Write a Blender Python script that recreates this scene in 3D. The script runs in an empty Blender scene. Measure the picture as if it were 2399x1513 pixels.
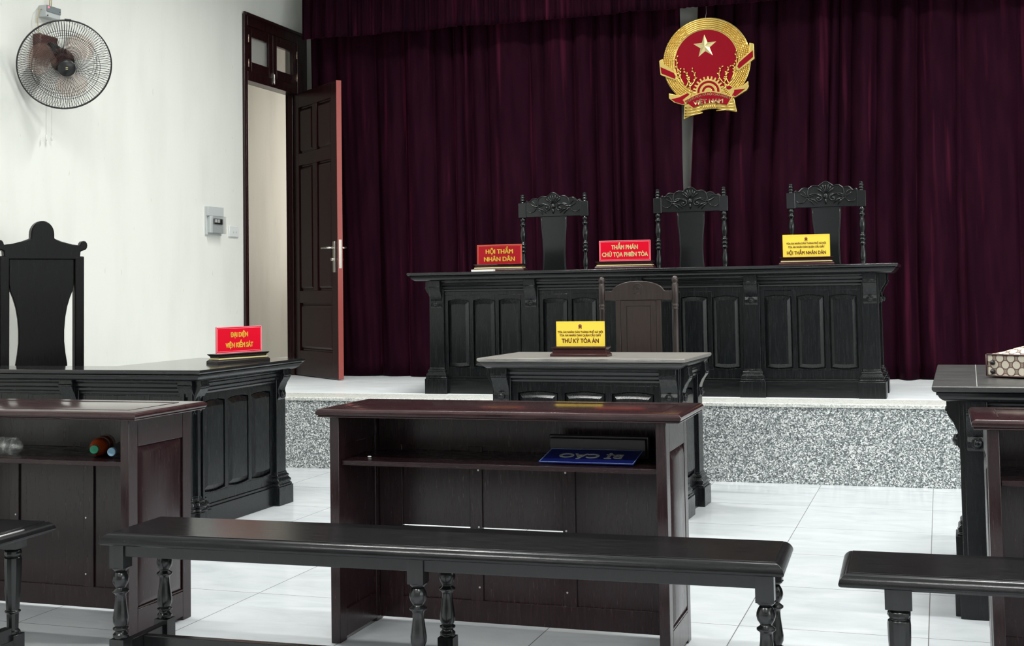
import bpy, bmesh, math, random
from mathutils import Vector, Matrix
random.seed(7)
sc = bpy.context.scene
COL = sc.collection
PI = math.pi
R = math.radians

# ---------------------------------------------------------------- camera
F_PX, YAW, PITCH, ROLL, CY, CAM_H = 2991.735, 0.32219, 0.04886, -0.01585, 532.14, 1.12561
_f = Vector((-math.sin(YAW)*math.cos(PITCH), math.cos(YAW)*math.cos(PITCH), math.sin(PITCH)))
_r0 = Vector((math.cos(YAW), math.sin(YAW), 0)); _u0 = _r0.cross(_f)
_r = _r0*math.cos(ROLL) + _u0*math.sin(ROLL)
_u = _u0*math.cos(ROLL) - _r0*math.sin(ROLL)
cam_d = bpy.data.cameras.new('camera'); cam = bpy.data.objects.new('camera', cam_d); COL.objects.link(cam)
cam.matrix_world = Matrix(((_r.x, _u.x, -_f.x, 0), (_r.y, _u.y, -_f.y, 0), (_r.z, _u.z, -_f.z, CAM_H), (0, 0, 0, 1)))
cam_d.sensor_width = 36.0; cam_d.lens = F_PX/2399*36.0
cam_d.shift_y = (CY - 756.5)/2399.0
cam_d.clip_start = 0.05; cam_d.clip_end = 60
sc.camera = cam

# ---------------------------------------------------------------- world, lights, exposure
sc.view_settings.view_transform = 'Standard'
sc.view_settings.look = 'None'
sc.view_settings.gamma = 1.0
sc.view_settings.use_curve_mapping = False
sc.view_settings.exposure = 0.0
world = bpy.data.worlds.new('sky'); sc.world = world; world.use_nodes = True
wb = world.node_tree.nodes['Background']; wb.inputs[0].default_value = (0.75, 0.85, 1.0, 1); wb.inputs[1].default_value = 0.3

def area(name, loc, size, size_y, power, target_dir, color=(1, 1, 1), spread=PI):
    l = bpy.data.lights.new(name, 'AREA'); l.shape = 'RECTANGLE'; l.size = size; l.size_y = size_y
    l.energy = power; l.color = color; l.spread = spread
    o = bpy.data.objects.new(name, l); COL.objects.link(o); o.location = loc
    o.rotation_euler = Vector(target_dir).to_track_quat('-Z', 'Y').to_euler()
    return o
CEIL = 4.3
WXL, WXR, WYB, WYF = -5.0, 3.4, 9.68, -4.6      # inner faces of the walls
ZS = 0.455; YS = 7.435                          # platform height and front
# tube lamps under the ceiling (their housings are built further down)
LAMPS = [(-2.7, 7.3), (0.6, 7.3), (-2.7, 4.2), (0.6, 4.2), (-2.7, 0.6), (0.6, 0.6), (-2.7, -2.6), (0.6, -2.6)]
for lx, ly in LAMPS:
    area('tube_light', (lx, ly, CEIL-0.17), 1.3, 0.10, 80 if ly > 0 else 25, (0, 0, -1), (1.0, 1.0, 0.965), R(148))
# daylight through the windows of the right wall and the rear wall
for wy in (0.6, 3.0, 5.4):
    area('window_daylight', (WXR-0.02, wy, 2.0), 1.3, 1.7, 46, (-1, 0, -0.05), (0.93, 0.98, 1.0))
for wx in (-3.0, -0.6, 1.8):
    area('window_daylight', (wx, WYF+0.02, 2.0), 1.4, 1.7, 6, (0, 1, -0.05), (0.93, 0.98, 1.0))
# unseen fill light added to brighten the side corridor behind the open door
area('corridor_fill', (-5.85, 12.95, 2.3), 1.2, 2.2, 27, (0, -1, 0), (1.0, 0.96, 0.88))

# ---------------------------------------------------------------- materials
def mat(name, col, rough=0.5, metal=0.0, spec=0.5, **kw):
    m = bpy.data.materials.new(name); m.use_nodes = True
    b = m.node_tree.nodes['Principled BSDF']
    b.inputs['Base Color'].default_value = (*col, 1); b.inputs['Roughness'].default_value = rough
    b.inputs['Metallic'].default_value = metal; b.inputs['Specular IOR Level'].default_value = spec
    for k, v in kw.items():
        k = k.replace('_', ' '); b.inputs[k].default_value = v
    return m
def nodes(m): return m.node_tree.nodes, m.node_tree.links, m.node_tree.nodes['Principled BSDF']
def ramp(n, stops):
    r = n.new('ShaderNodeValToRGB'); e = r.color_ramp.elements
    while len(e) < len(stops): e.new(0.5)
    for i, (p, c) in enumerate(stops):
        e[i].position = p; e[i].color = (*c, 1)
    return r
def wood(name, c1, c2, rough=0.3, grain=(1, 1, 18), bump=0.08, coord='Object', scale=9, spec=0.5, rvar=0.12):
    """stretched noise as grain; grain gives the stretch per axis"""
    m = mat(name, c1, rough, spec=spec); n, l, b = nodes(m)
    tc = n.new('ShaderNodeTexCoord'); mp = n.new('ShaderNodeMapping'); mp.inputs['Scale'].default_value = grain
    nz = n.new('ShaderNodeTexNoise'); nz.inputs['Scale'].default_value = scale; nz.inputs['Detail'].default_value = 6; nz.inputs['Roughness'].default_value = 0.65
    l.new(tc.outputs[coord], mp.inputs[0]); l.new(mp.outputs[0], nz.inputs[0])
    rp = ramp(n, [(0.3, c1), (0.7, c2)]); l.new(nz.outputs[0], rp.inputs[0]); l.new(rp.outputs[0], b.inputs['Base Color'])
    mr = n.new('ShaderNodeMapRange'); mr.inputs[3].default_value = max(0.03, rough-rvar); mr.inputs[4].default_value = rough+rvar
    l.new(nz.outputs[0], mr.inputs[0]); l.new(mr.outputs[0], b.inputs['Roughness'])
    bp = n.new('ShaderNodeBump'); bp.inputs['Strength'].default_value = bump; bp.inputs['Distance'].default_value = 0.004
    l.new(nz.outputs[0], bp.inputs['Height']); l.new(bp.outputs[0], b.inputs['Normal'])
    return m
# black lacquered wood: vertical grain, lengthwise grain
BV = wood('black_wood_upright', (0.0030, 0.0038, 0.0045), (0.0075, 0.0092, 0.0102), 0.26, (14, 14, 1), 0.035, spec=0.4)
BH = wood('black_wood_lengthwise', (0.0030, 0.0038, 0.0045), (0.008, 0.0095, 0.0105), 0.24, (1, 14, 14), 0.035, spec=0.45)
BT = wood('black_wood_top', (0.007, 0.007, 0.008), (0.018, 0.018, 0.018), 0.09, (1, 16, 4), 0.005, rvar=0.05)
BNCH = wood('bench_wood', (0.0042, 0.0042, 0.0047), (0.0105, 0.0108, 0.0118), 0.22, (1, 18, 6), 0.05, scale=11, spec=0.32)
BLEG = wood('bench_leg_wood', (0.005, 0.0055, 0.006), (0.013, 0.014, 0.015), 0.22, (10, 10, 1), 0.03, spec=0.5)
BRV = wood('brown_wood_upright', (0.0135, 0.0055, 0.0068), (0.028, 0.0120, 0.0140), 0.24, (14, 14, 1), 0.03, spec=0.5)
BRH = wood('brown_wood_lengthwise', (0.0135, 0.0055, 0.0068), (0.028, 0.0120, 0.0140), 0.26, (1, 14, 14), 0.03, spec=0.45)
BRT = wood('brown_table_top', (0.017, 0.006, 0.007), (0.042, 0.019, 0.020), 0.15, (1, 18, 4), 0.015, rvar=0.08)
CHB = wood('brown_chair_wood', (0.022, 0.0145, 0.013), (0.036, 0.024, 0.022), 0.35, (14, 14, 1), 0.1)
CARV = mat('carved_black_wood', (0.008, 0.0095, 0.010), 0.16, spec=0.5)
DARK = wood('dark_chair_wood', (0.0014, 0.0012, 0.0013), (0.003, 0.0025, 0.0025), 0.3, (14, 14, 1), 0.05, spec=0.12)
DRED = wood('door_red_wood', (0.016, 0.0045, 0.0055), (0.032, 0.009, 0.0105), 0.22, (16, 16, 1), 0.03, spec=0.2)
DEDGE = mat('door_edge_wood', (0.36, 0.08, 0.07), 0.35)
DFRM = wood('door_frame_wood', (0.012, 0.0032, 0.0038), (0.026, 0.007, 0.0075), 0.3, (14, 14, 1), 0.04)
RED = mat('plate_red', (0.66, 0.004, 0.022), 0.25, spec=0.12)
RED2 = mat('plate_dark_red', (0.34, 0.010, 0.018), 0.3, spec=0.12)
YEL = mat('plate_yellow', (0.86, 0.66, 0.08), 0.3, spec=0.2)
BLUE = mat('plate_blue', (0.008, 0.014, 0.13), 0.3, spec=0.25)
PINK = mat('plate_border_pink', (0.9, 0.35, 0.42), 0.4)
WHT = mat('paint_white', (0.8, 0.8, 0.8), 0.4)
GTXT = mat('lettering_yellow', (0.9, 0.62, 0.06), 0.35)
CTXT = mat('lettering_cream', (0.85, 0.75, 0.35), 0.35)
DTXT = mat('lettering_brown', (0.22, 0.05, 0.02), 0.5)
GOLD = mat('emblem_gold', (0.86, 0.64, 0.20), 0.24, 0.9)
GSTR = mat('gold_strip', (0.9, 0.78, 0.36), 0.3, 0.3)
ERED = mat('emblem_red', (0.25, 0.003, 0.012), 0.25, spec=0.12)
PWOOD = mat('plate_base_wood', (0.035, 0.008, 0.008), 0.25)
PWOODK = mat('plate_base_dark', (0.012, 0.009, 0.009), 0.25)
STEEL = mat('brushed_steel', (0.75, 0.72, 0.66), 0.25, 1.0)
BRASS = mat('hinge_brass', (0.8, 0.6, 0.45), 0.3, 0.9)
PLGR = mat('grey_plastic', (0.52, 0.55, 0.55), 0.45)
PLGR2 = mat('slate_plastic', (0.20, 0.23, 0.24), 0.4)
PLWH = mat('white_plastic', (0.72, 0.74, 0.73), 0.4)
BLK = mat('black_plastic', (0.012, 0.012, 0.013), 0.35)
WIRE = mat('fan_wire', (0.02, 0.02, 0.022), 0.35)
FBRN = mat('fan_brown_plastic', (0.09, 0.025, 0.02), 0.35)
FBLD = mat('fan_blade', (0.85, 0.50, 0.36), 0.2, Transmission_Weight=0.6, Alpha=0.2)
CABLE = mat('cable_cream', (0.55, 0.42, 0.2), 0.5)
CABLEG = mat('cable_grey', (0.35, 0.35, 0.3), 0.5)
LEDR = mat('led_red', (0.9, 0.05, 0.08), 0.4); _b = LEDR.node_tree.nodes['Principled BSDF']; _b.inputs['Emission Color'].default_value = (1, 0.08, 0.12, 1); _b.inputs['Emission Strength'].default_value = 4
TUBE = mat('lamp_tube', (0.9, 0.95, 0.9), 0.4); _b = TUBE.node_tree.nodes['Principled BSDF']; _b.inputs['Emission Color'].default_value = (0.95, 1, 0.95, 1); _b.inputs['Emission Strength'].default_value = 5
GLS = mat('frosted_glass', (0.75, 0.77, 0.78), 0.35, Transmission_Weight=0.8)
GLC = mat('clear_glass', (0.9, 0.92, 0.92), 0.03, Transmission_Weight=1.0, Alpha=0.35)
PET = mat('clear_bottle_plastic', (0.85, 0.9, 0.9), 0.08, Transmission_Weight=0.9, Alpha=0.55)
PETO = mat('orange_drink', (0.75, 0.12, 0.03), 0.12, Transmission_Weight=0.3)
CAPG = mat('green_cap', (0.01, 0.22, 0.12), 0.4)
CAPB = mat('blue_cap', (0.28, 0.5, 0.68), 0.4)
RAWW = mat('raw_wood', (0.30, 0.14, 0.06), 0.6)
PAPER = mat('paper', (0.85, 0.85, 0.83), 0.7)
SCREW = mat('screw_metal', (0.6, 0.6, 0.58), 0.35, 0.8)
STRAP = mat('bag_leather', (0.07, 0.035, 0.03), 0.45)

def wall_mat(name, col, dirt):
    m = mat(name, col, 0.55, spec=0.3); n, l, b = nodes(m)
    tc = n.new('ShaderNodeTexCoord'); mp = n.new('ShaderNodeMapping'); mp.inputs['Scale'].default_value = (3, 3, 0.7)
    n1 = n.new('ShaderNodeTexNoise'); n1.inputs['Scale'].default_value = 1.6; n1.inputs['Detail'].default_value = 8
    l.new(tc.outputs['Object'], mp.inputs[0]); l.new(mp.outputs[0], n1.inputs[0])
    rp = ramp(n, [(0.3, dirt), (0.55, col)]); l.new(n1.outputs[0], rp.inputs[0])
    n2 = n.new('ShaderNodeTexNoise'); n2.inputs['Scale'].default_value = 14; n2.inputs['Detail'].default_value = 3
    l.new(mp.outputs[0], n2.inputs[0])
    rp2 = ramp(n, [(0.24, (0.72, 0.70, 0.66)), (0.3, (1, 1, 1))]); l.new(n2.outputs[0], rp2.inputs[0])
    mx = n.new('ShaderNodeMix'); mx.data_type = 'RGBA'; mx.blend_type = 'MULTIPLY'; mx.inputs[0].default_value = 0.6
    l.new(rp.outputs[0], mx.inputs[6]); l.new(rp2.outputs[0], mx.inputs[7]); l.new(mx.outputs[2], b.inputs['Base Color'])
    bp = n.new('ShaderNodeBump'); bp.inputs['Strength'].default_value = 0.05; l.new(n2.outputs[0], bp.inputs['Height']); l.new(bp.outputs[0], b.inputs['Normal'])
    return m
WALL = wall_mat('painted_wall', (0.80, 0.81, 0.76), (0.76, 0.77, 0.72))
REARW = wood('rear_wall_unseen_dark', (0.09, 0.05, 0.04), (0.14, 0.08, 0.06), 0.5, (6, 6, 1), 0.1)  # unseen rear wall, dark tone made up to cut light on the wood fronts
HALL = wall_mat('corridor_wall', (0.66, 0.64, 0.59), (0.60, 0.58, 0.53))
CEILM = mat('ceiling_paint', (0.8, 0.8, 0.78), 0.7)

def floor_mat():
    m = mat('floor_tile', (0.7, 0.74, 0.76), 0.16); n, l, b = nodes(m)
    tc = n.new('ShaderNodeTexCoord'); sp = n.new('ShaderNodeSeparateXYZ'); l.new(tc.outputs['Object'], sp.inputs[0])
    def line(out, off):
        a = n.new('ShaderNodeMath'); a.operation = 'SUBTRACT'; l.new(out, a.inputs[0]); a.inputs[1].default_value = off - 60
        d = n.new('ShaderNodeMath'); d.operation = 'DIVIDE'; l.new(a.outputs[0], d.inputs[0]); d.inputs[1].default_value = 0.6
        f = n.new('ShaderNodeMath'); f.operation = 'FRACT'; l.new(d.outputs[0], f.inputs[0])
        p = n.new('ShaderNodeMath'); p.operation = 'SUBTRACT'; l.new(f.outputs[0], p.inputs[0]); p.inputs[1].default_value = 0.5
        q = n.new('ShaderNodeMath'); q.operation = 'ABSOLUTE'; l.new(p.outputs[0], q.inputs[0])
        c = n.new('ShaderNodeMath'); c.operation = 'GREATER_THAN'; l.new(q.outputs[0], c.inputs[0]); c.inputs[1].default_value = 0.4972
        return c.outputs[0], d.outputs[0]
    gx, dx = line(sp.outputs[0], -0.66767); gy, dy = line(sp.outputs[1], 6.71121)
    g = n.new('ShaderNodeMath'); g.operation = 'MAXIMUM'; l.new(gx, g.inputs[0]); l.new(gy, g.inputs[1])
    # every tile its own marbling and a slightly different tone
    fx = n.new('ShaderNodeMath'); fx.operation = 'FLOOR'; l.new(dx, fx.inputs[0]); fy = n.new('ShaderNodeMath'); fy.operation = 'FLOOR'; l.new(dy, fy.inputs[0])
    cb = n.new('ShaderNodeCombineXYZ'); l.new(fx.outputs[0], cb.inputs[0]); l.new(fy.outputs[0], cb.inputs[1])
    wn = n.new('ShaderNodeTexWhiteNoise'); wn.noise_dimensions = '2D'; l.new(cb.outputs[0], wn.inputs[0])
    mp = n.new('ShaderNodeMapping'); mp.inputs['Scale'].default_value = (1.2, 3.0, 1); l.new(tc.outputs['Object'], mp.inputs[0])
    ad = n.new('ShaderNodeVectorMath'); ad.operation = 'ADD'; l.new(mp.outputs[0], ad.inputs[0])
    ml = n.new('ShaderNodeVectorMath'); ml.operation = 'SCALE'; l.new(wn.outputs['Color'], ml.inputs[0]); ml.inputs['Scale'].default_value = 9; l.new(ml.outputs[0], ad.inputs[1])
    nz = n.new('ShaderNodeTexNoise'); nz.inputs['Scale'].default_value = 2.5; nz.inputs['Detail'].default_value = 9; nz.inputs['Roughness'].default_value = 0.6; nz.inputs['Distortion'].default_value = 0.8
    l.new(ad.outputs[0], nz.inputs[0])
    rp = ramp(n, [(0.3, (0.49, 0.52, 0.545)), (0.5, (0.545, 0.575, 0.60)), (0.7, (0.59, 0.62, 0.64))]); l.new(nz.outputs[0], rp.inputs[0])
    mx = n.new('ShaderNodeMix'); mx.data_type = 'RGBA'; l.new(g.outputs[0], mx.inputs[0]); l.new(rp.outputs[0], mx.inputs[6]); mx.inputs[7].default_value = (0.17, 0.17, 0.17, 1)
    l.new(mx.outputs[2], b.inputs['Base Color'])
    mr = n.new('ShaderNodeMapRange'); mr.inputs[3].default_value = 0.13; mr.inputs[4].default_value = 0.24; l.new(nz.outputs[0], mr.inputs[0]); l.new(mr.outputs[0], b.inputs['Roughness'])
    return m
FLOOR = floor_mat()
def stage_top():
    m = mat('platform_marble', (0.62, 0.66, 0.69), 0.38); n, l, b = nodes(m)
    tc = n.new('ShaderNodeTexCoord'); mp = n.new('ShaderNodeMapping'); mp.inputs['Scale'].default_value = (1, 6, 1)
    nz = n.new('ShaderNodeTexNoise'); nz.inputs['Scale'].default_value = 3; nz.inputs['Detail'].default_value = 8; nz.inputs['Distortion'].default_value = 1.2
    l.new(tc.outputs['Object'], mp.inputs[0]); l.new(mp.outputs[0], nz.inputs[0])
    rp = ramp(n, [(0.3, (0.70, 0.74, 0.77)), (0.6, (0.84, 0.88, 0.90))]); l.new(nz.outputs[0], rp.inputs[0]); l.new(rp.outputs[0], b.inputs['Base Color'])
    return m
STG = stage_top()
def granite(name, stops, scale=165, rough=0.35):
    m = mat(name, stops[1][1], rough); n, l, b = nodes(m)
    tc = n.new('ShaderNodeTexCoord')
    v = n.new('ShaderNodeTexVoronoi'); v.inputs['Scale'].default_value = scale; l.new(tc.outputs['Object'], v.inputs[0])
    nz = n.new('ShaderNodeTexNoise'); nz.inputs['Scale'].default_value = scale*0.9; nz.inputs['Detail'].default_value = 4; l.new(tc.outputs['Object'], nz.inputs[0])
    sp = n.new('ShaderNodeSeparateColor'); l.new(v.outputs['Color'], sp.inputs[0])
    a = n.new('ShaderNodeMath'); a.operation = 'MULTIPLY_ADD'; l.new(sp.outputs[0], a.inputs[0]); a.inputs[1].default_value = 0.6; 
    ms = n.new('ShaderNodeMath'); ms.operation = 'MULTIPLY'; l.new(nz.outputs[0], ms.inputs[0]); ms.inputs[1].default_value = 0.42; l.new(ms.outputs[0], a.inputs[2])
    rp = ramp(n, stops); l.new(a.outputs[0], rp.inputs[0]); l.new(rp.outputs[0], b.inputs['Base Color'])
    return m
GRAN = granite('granite_grey', [(0.2, (0.06, 0.07, 0.075)), (0.44, (0.19, 0.21, 0.215)), (0.62, (0.46, 0.485, 0.48)), (0.80, (0.86, 0.87, 0.86))])
GRANL = granite('granite_pale', [(0.2, (0.35, 0.36, 0.34)), (0.42, (0.52, 0.53, 0.50)), (0.62, (0.66, 0.67, 0.63)), (0.8, (0.78, 0.78, 0.74))])
def velvet(name, c1, c2):
    m = mat(name, c1, 0.8, spec=0.03); n, l, b = nodes(m)
    b.inputs['Sheen Weight'].default_value = 0.45; b.inputs['Sheen Roughness'].default_value = 0.15; b.inputs['Sheen Tint'].default_value = (0.6, 0.05, 0.16, 1)
    tc = n.new('ShaderNodeTexCoord'); mp = n.new('ShaderNodeMapping'); mp.inputs['Scale'].default_value = (4, 4, 0.6)
    nz = n.new('ShaderNodeTexNoise'); nz.inputs['Scale'].default_value = 4; nz.inputs['Detail'].default_value = 5
    l.new(tc.outputs['Object'], mp.inputs[0]); l.new(mp.outputs[0], nz.inputs[0])
    rp = ramp(n, [(0.35, c1), (0.7, c2)]); l.new(nz.outputs[0], rp.inputs[0]); l.new(rp.outputs[0], b.inputs['Base Color'])
    mq = n.new('ShaderNodeMapping'); mq.inputs['Scale'].default_value = (11, 11, 0.55); l.new(tc.outputs['Object'], mq.inputs[0])
    n3 = n.new('ShaderNodeTexNoise'); n3.inputs['Scale'].default_value = 1.3; n3.inputs['Detail'].default_value = 3; l.new(mq.outputs[0], n3.inputs[0])
    r3 = ramp(n, [(0.60, (0, 0, 0)), (0.80, (0.8, 0.8, 0.8))]); l.new(n3.outputs[0], r3.inputs[0])
    mx = n.new('ShaderNodeMix'); mx.data_type = 'RGBA'; l.new(r3.outputs[0], mx.inputs[0]); l.new(rp.outputs[0], mx.inputs[6]); mx.inputs[7].default_value = (0.07, 0.009, 0.024, 1); l.new(mx.outputs[2], b.inputs['Base Color'])
    n2 = n.new('ShaderNodeTexNoise'); n2.inputs['Scale'].default_value = 260; l.new(tc.outputs['Object'], n2.inputs[0])
    bp = n.new('ShaderNodeBump'); bp.inputs['Strength'].default_value = 0.15; bp.inputs['Distance'].default_value = 0.002; l.new(n2.outputs[0], bp.inputs['Height']); l.new(bp.outputs[0], b.inputs['Normal'])
    return m
VEL = velvet('plum_velvet', (0.0125, 0.0022, 0.0066), (0.021, 0.0036, 0.0098))
VELV = velvet('plum_velvet_pelmet', (0.009, 0.0018, 0.0055), (0.022, 0.0035, 0.0095))
def bag_mat():
    m = mat('bag_canvas', (0.6, 0.52, 0.42), 0.5); n, l, b = nodes(m)
    tc = n.new('ShaderNodeTexCoord')
    mp = n.new('ShaderNodeMapping'); mp.inputs['Scale'].default_value = (24.4, 24.4, 24.4); l.new(tc.outputs['UV'], mp.inputs[0])
    # two offset square grids of discs give the honeycomb print
    def disc(off):
        a = n.new('ShaderNodeVectorMath'); a.operation = 'ADD'; l.new(mp.outputs[0], a.inputs[0]); a.inputs[1].default_value = off
        d = n.new('ShaderNodeVectorMath'); d.operation = 'DIVIDE'; l.new(a.outputs[0], d.inputs[0]); d.inputs[1].default_value = (1, 1.15, 1)
        f = n.new('ShaderNodeVectorMath'); f.operation = 'FRACTION'; l.new(d.outputs[0], f.inputs[0])
        s = n.new('ShaderNodeVectorMath'); s.operation = 'SUBTRACT'; l.new(f.outputs[0], s.inputs[0]); s.inputs[1].default_value = (0.5, 0.5, 0)
        q = n.new('ShaderNodeVectorMath'); q.operation = 'MULTIPLY'; l.new(s.outputs[0], q.inputs[0]); q.inputs[1].default_value = (1, 1.15, 0)
        ln = n.new('ShaderNodeVectorMath'); ln.operation = 'LENGTH'; l.new(q.outputs[0], ln.inputs[0])
        return ln.outputs['Value']
    d1 = disc((0, 0, 0)); d2 = disc((0.5, 0.575, 0))
    mn = n.new('ShaderNodeMath'); mn.operation = 'MINIMUM'; l.new(d1, mn.inputs[0]); l.new(d2, mn.inputs[1])
    rp = ramp(n, [(0.32, (0.60, 0.54, 0.45)), (0.345, (0.10, 0.055, 0.045)), (0.385, (0.10, 0.055, 0.045)), (0.42, (0.30, 0.23, 0.18))]); l.new(mn.outputs[0], rp.inputs[0]); l.new(rp.outputs[0], b.inputs['Base Color'])
    return m
BAGM = bag_mat()

# ---------------------------------------------------------------- mesh helpers
class MB:
    def __init__(s, M=None): s.v = []; s.f = []; s.sm = []; s.M = M or Matrix.Identity(4)
    def add(s, vs, fs, smooth=False):
        k = len(s.v); s.v += [s.M @ Vector(v) for v in vs]; s.f += [[i+k for i in f] for f in fs]; s.sm += [smooth]*len(fs); return s
    def box(s, x0, x1, y0, y1, z0, z1):
        vs = [(x0, y0, z0), (x1, y0, z0), (x1, y1, z0), (x0, y1, z0), (x0, y0, z1), (x1, y0, z1), (x1, y1, z1), (x0, y1, z1)]
        return s.add(vs, [(0, 3, 2, 1), (4, 5, 6, 7), (0, 1, 5, 4), (1, 2, 6, 5), (2, 3, 7, 6), (3, 0, 4, 7)])
    def cbox(s, c, d): return s.box(c[0]-d[0]/2, c[0]+d[0]/2, c[1]-d[1]/2, c[1]+d[1]/2, c[2]-d[2]/2, c[2]+d[2]/2)
    def prism(s, poly, a, b, axis='y', smooth=False):
        """poly of 2-tuples in the plane normal to axis, from a to b"""
        n = len(poly)
        def P(p, t): return {'y': (p[0], t, p[1]), 'x': (t, p[0], p[1]), 'z': (p[0], p[1], t)}[axis]
        vs = [P(p, a) for p in poly] + [P(p, b) for p in poly]
        s.add(vs, [list(range(n))[::-1], list(range(n, 2*n))])
        return s.add(vs, [(i, (i+1) % n, n+(i+1) % n, n+i) for i in range(n)], smooth)
    def lathe(s, prof, c=(0, 0, 0), axis='z', seg=20, smooth=True):
        """prof [(r, h)] about axis through c"""
        vs = []; fs = []
        for r, h in prof:
            for i in range(seg):
                a = 2*PI*i/seg; x, y = r*math.cos(a), r*math.sin(a)
                p = {'z': (x, y, h), 'y': (x, h, y), 'x': (h, x, y)}[axis]
                vs.append((p[0]+c[0], p[1]+c[1], p[2]+c[2]))
        for j in range(len(prof)-1):
            for i in range(seg):
                k = (i+1) % seg; fs.append((j*seg+i, j*seg+k, (j+1)*seg+k, (j+1)*seg+i))
        s.add(vs, fs, smooth)
        k = len(prof)-1
        if prof[0][0] > 1e-5: s.add(vs[:seg], [list(range(seg))])
        if prof[k][0] > 1e-5: s.add(vs[k*seg:], [list(range(seg))])
        return s
    def tube(s, pts, r, seg=6, closed=False, smooth=True):
        pts = [Vector(p) for p in pts]; n = len(pts); vs = []; fs = []
        rr = r if hasattr(r, '__len__') else [r]*n
        up = Vector((0, 0, 1)); prev = None
        for i, p in enumerate(pts):
            t = (pts[(i+1) % n]-pts[i-1]) if closed else (pts[min(i+1, n-1)]-pts[max(i-1, 0)])
            if t.length < 1e-9: t = Vector((0, 0, 1))
            t.normalize()
            if prev is None:
                a = up if abs(t.z) < 0.9 else Vector((1, 0, 0)); u = t.cross(a).normalized()
            else:
                u = (prev - t*prev.dot(t)); u = u.normalized() if u.length > 1e-6 else t.cross(up).normalized()
            prev = u; w = t.cross(u)
            for j in range(seg):
                a = 2*PI*j/seg; vs.append(tuple(p+u*math.cos(a)*rr[i]+w*math.sin(a)*rr[i]))
        m = n if closed else n-1
        for i in range(m):
            for j in range(seg):
                k = (j+1) % seg; q = (i+1) % n
                fs.append((i*seg+j, i*seg+k, q*seg+k, q*seg+j))
        if not closed: fs += [list(range(seg))[::-1], [(n-1)*seg+j for j in range(seg)]]
        return s.add(vs, fs, smooth)
    def rings(s, poly, prof, cap=True):
        """poly: ccw outline [(x,y)], prof: [(inset, z)] from bottom to top"""
        n = len(poly); vs = []; fs = []
        for d, z in prof:
            for p in offset(poly, d): vs.append((p[0], p[1], z))
        for j in range(len(prof)-1):
            for i in range(n):
                k = (i+1) % n; fs.append((j*n+i, j*n+k, (j+1)*n+k, (j+1)*n+i))
        if cap: fs += [list(range(n))[::-1], [(len(prof)-1)*n+i for i in range(n)]]
        return s.add(vs, fs)
    def sphere(s, c, r, sc_=(1, 1, 1), seg=10, ring=6):
        prof = [(max(1e-6, r*math.sin(PI*i/ring)), -r*math.cos(PI*i/ring)) for i in range(ring+1)]
        vs = []; fs = []
        for rr, h in prof:
            for i in range(seg):
                a = 2*PI*i/seg; vs.append((c[0]+rr*math.cos(a)*sc_[0], c[1]+rr*math.sin(a)*sc_[1], c[2]+h*sc_[2]))
        for j in range(ring):
            for i in range(seg):
                k = (i+1) % seg; fs.append((j*seg+i, j*seg+k, (j+1)*seg+k, (j+1)*seg+i))
        return s.add(vs, fs, True)
    def build(s, name, m, parent=None, bevel=0.0, seg=2, uv=False, recalc=True):
        me = bpy.data.meshes.new(name); me.from_pydata([tuple(v) for v in s.v], [], s.f); me.update()
        for p, q in zip(me.polygons, s.sm): p.use_smooth = q
        if recalc and not any(s.sm):
            b = bmesh.new(); b.from_mesh(me); bmesh.ops.remove_doubles(b, verts=b.verts, dist=1e-6); bmesh.ops.recalc_face_normals(b, faces=b.faces)
            for f in b.faces: f.smooth = True
            for e in b.edges: e.smooth = len(e.link_faces) == 2 and e.calc_face_angle(3.0) < R(22)
            b.to_mesh(me); b.free()
        elif recalc:
            b = bmesh.new(); b.from_mesh(me); bmesh.ops.remove_doubles(b, verts=b.verts, dist=1e-6); bmesh.ops.recalc_face_normals(b, faces=b.faces); b.to_mesh(me); b.free()
        if uv:
            ul = me.uv_layers.new(name='UVMap')
            for p in me.polygons:
                nrm = p.normal
                for li in p.loop_indices:
                    co = me.vertices[me.loops[li].vertex_index].co
                    ul.data[li].uv = (co.x, co.z) if abs(nrm.y) > max(abs(nrm.x), abs(nrm.z)) else ((co.x, co.y) if abs(nrm.z) > abs(nrm.x) else (co.y, co.z))
        o = bpy.data.objects.new(name, me); COL.objects.link(o); me.materials.append(m)
        if parent: o.parent = parent
        if bevel:
            bv = o.modifiers.new('bevel', 'BEVEL'); bv.width = bevel; bv.segments = seg; bv.limit_method = 'ANGLE'; bv.angle_limit = R(38)
        return o
def offset(poly, d):
    n = len(poly); out = []
    for i in range(n):
        p0, p1, p2 = Vector(poly[i-1]), Vector(poly[i]), Vector(poly[(i+1) % n])
        e1 = (p1-p0).normalized(); e2 = (p2-p1).normalized()
        n1 = Vector((-e1.y, e1.x)); n2 = Vector((-e2.y, e2.x)); k = 1+n1.dot(n2)
        out.append(tuple(p1+(n1+n2)*(d/max(k, 0.2))))
    return out
def empty(name, loc=(0, 0, 0), rz=0):
    o = bpy.data.objects.new(name, None); COL.objects.link(o); o.location = loc; o.rotation_euler = (0, 0, rz); o.empty_display_size = 0.1; return o
def tag(o, label=None, cat=None, group=None, kind=None):
    if label: o['label'] = label
    if cat: o['category'] = cat
    if group: o['group'] = group
    if kind: o['kind'] = kind
    return o
def thing(name, loc, rz, label, cat, group=None): return tag(empty(name, loc, rz), label, cat, group)
def copy_tree(o, parent=None):
    c = o.copy(); COL.objects.link(c)
    if parent: c.parent = parent
    for ch in list(o.children): copy_tree(ch, c)
    return c
def T(x=0, y=0, z=0, rz=0): return Matrix.Translation((x, y, z)) @ Matrix.Rotation(rz, 4, 'Z')

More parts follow.
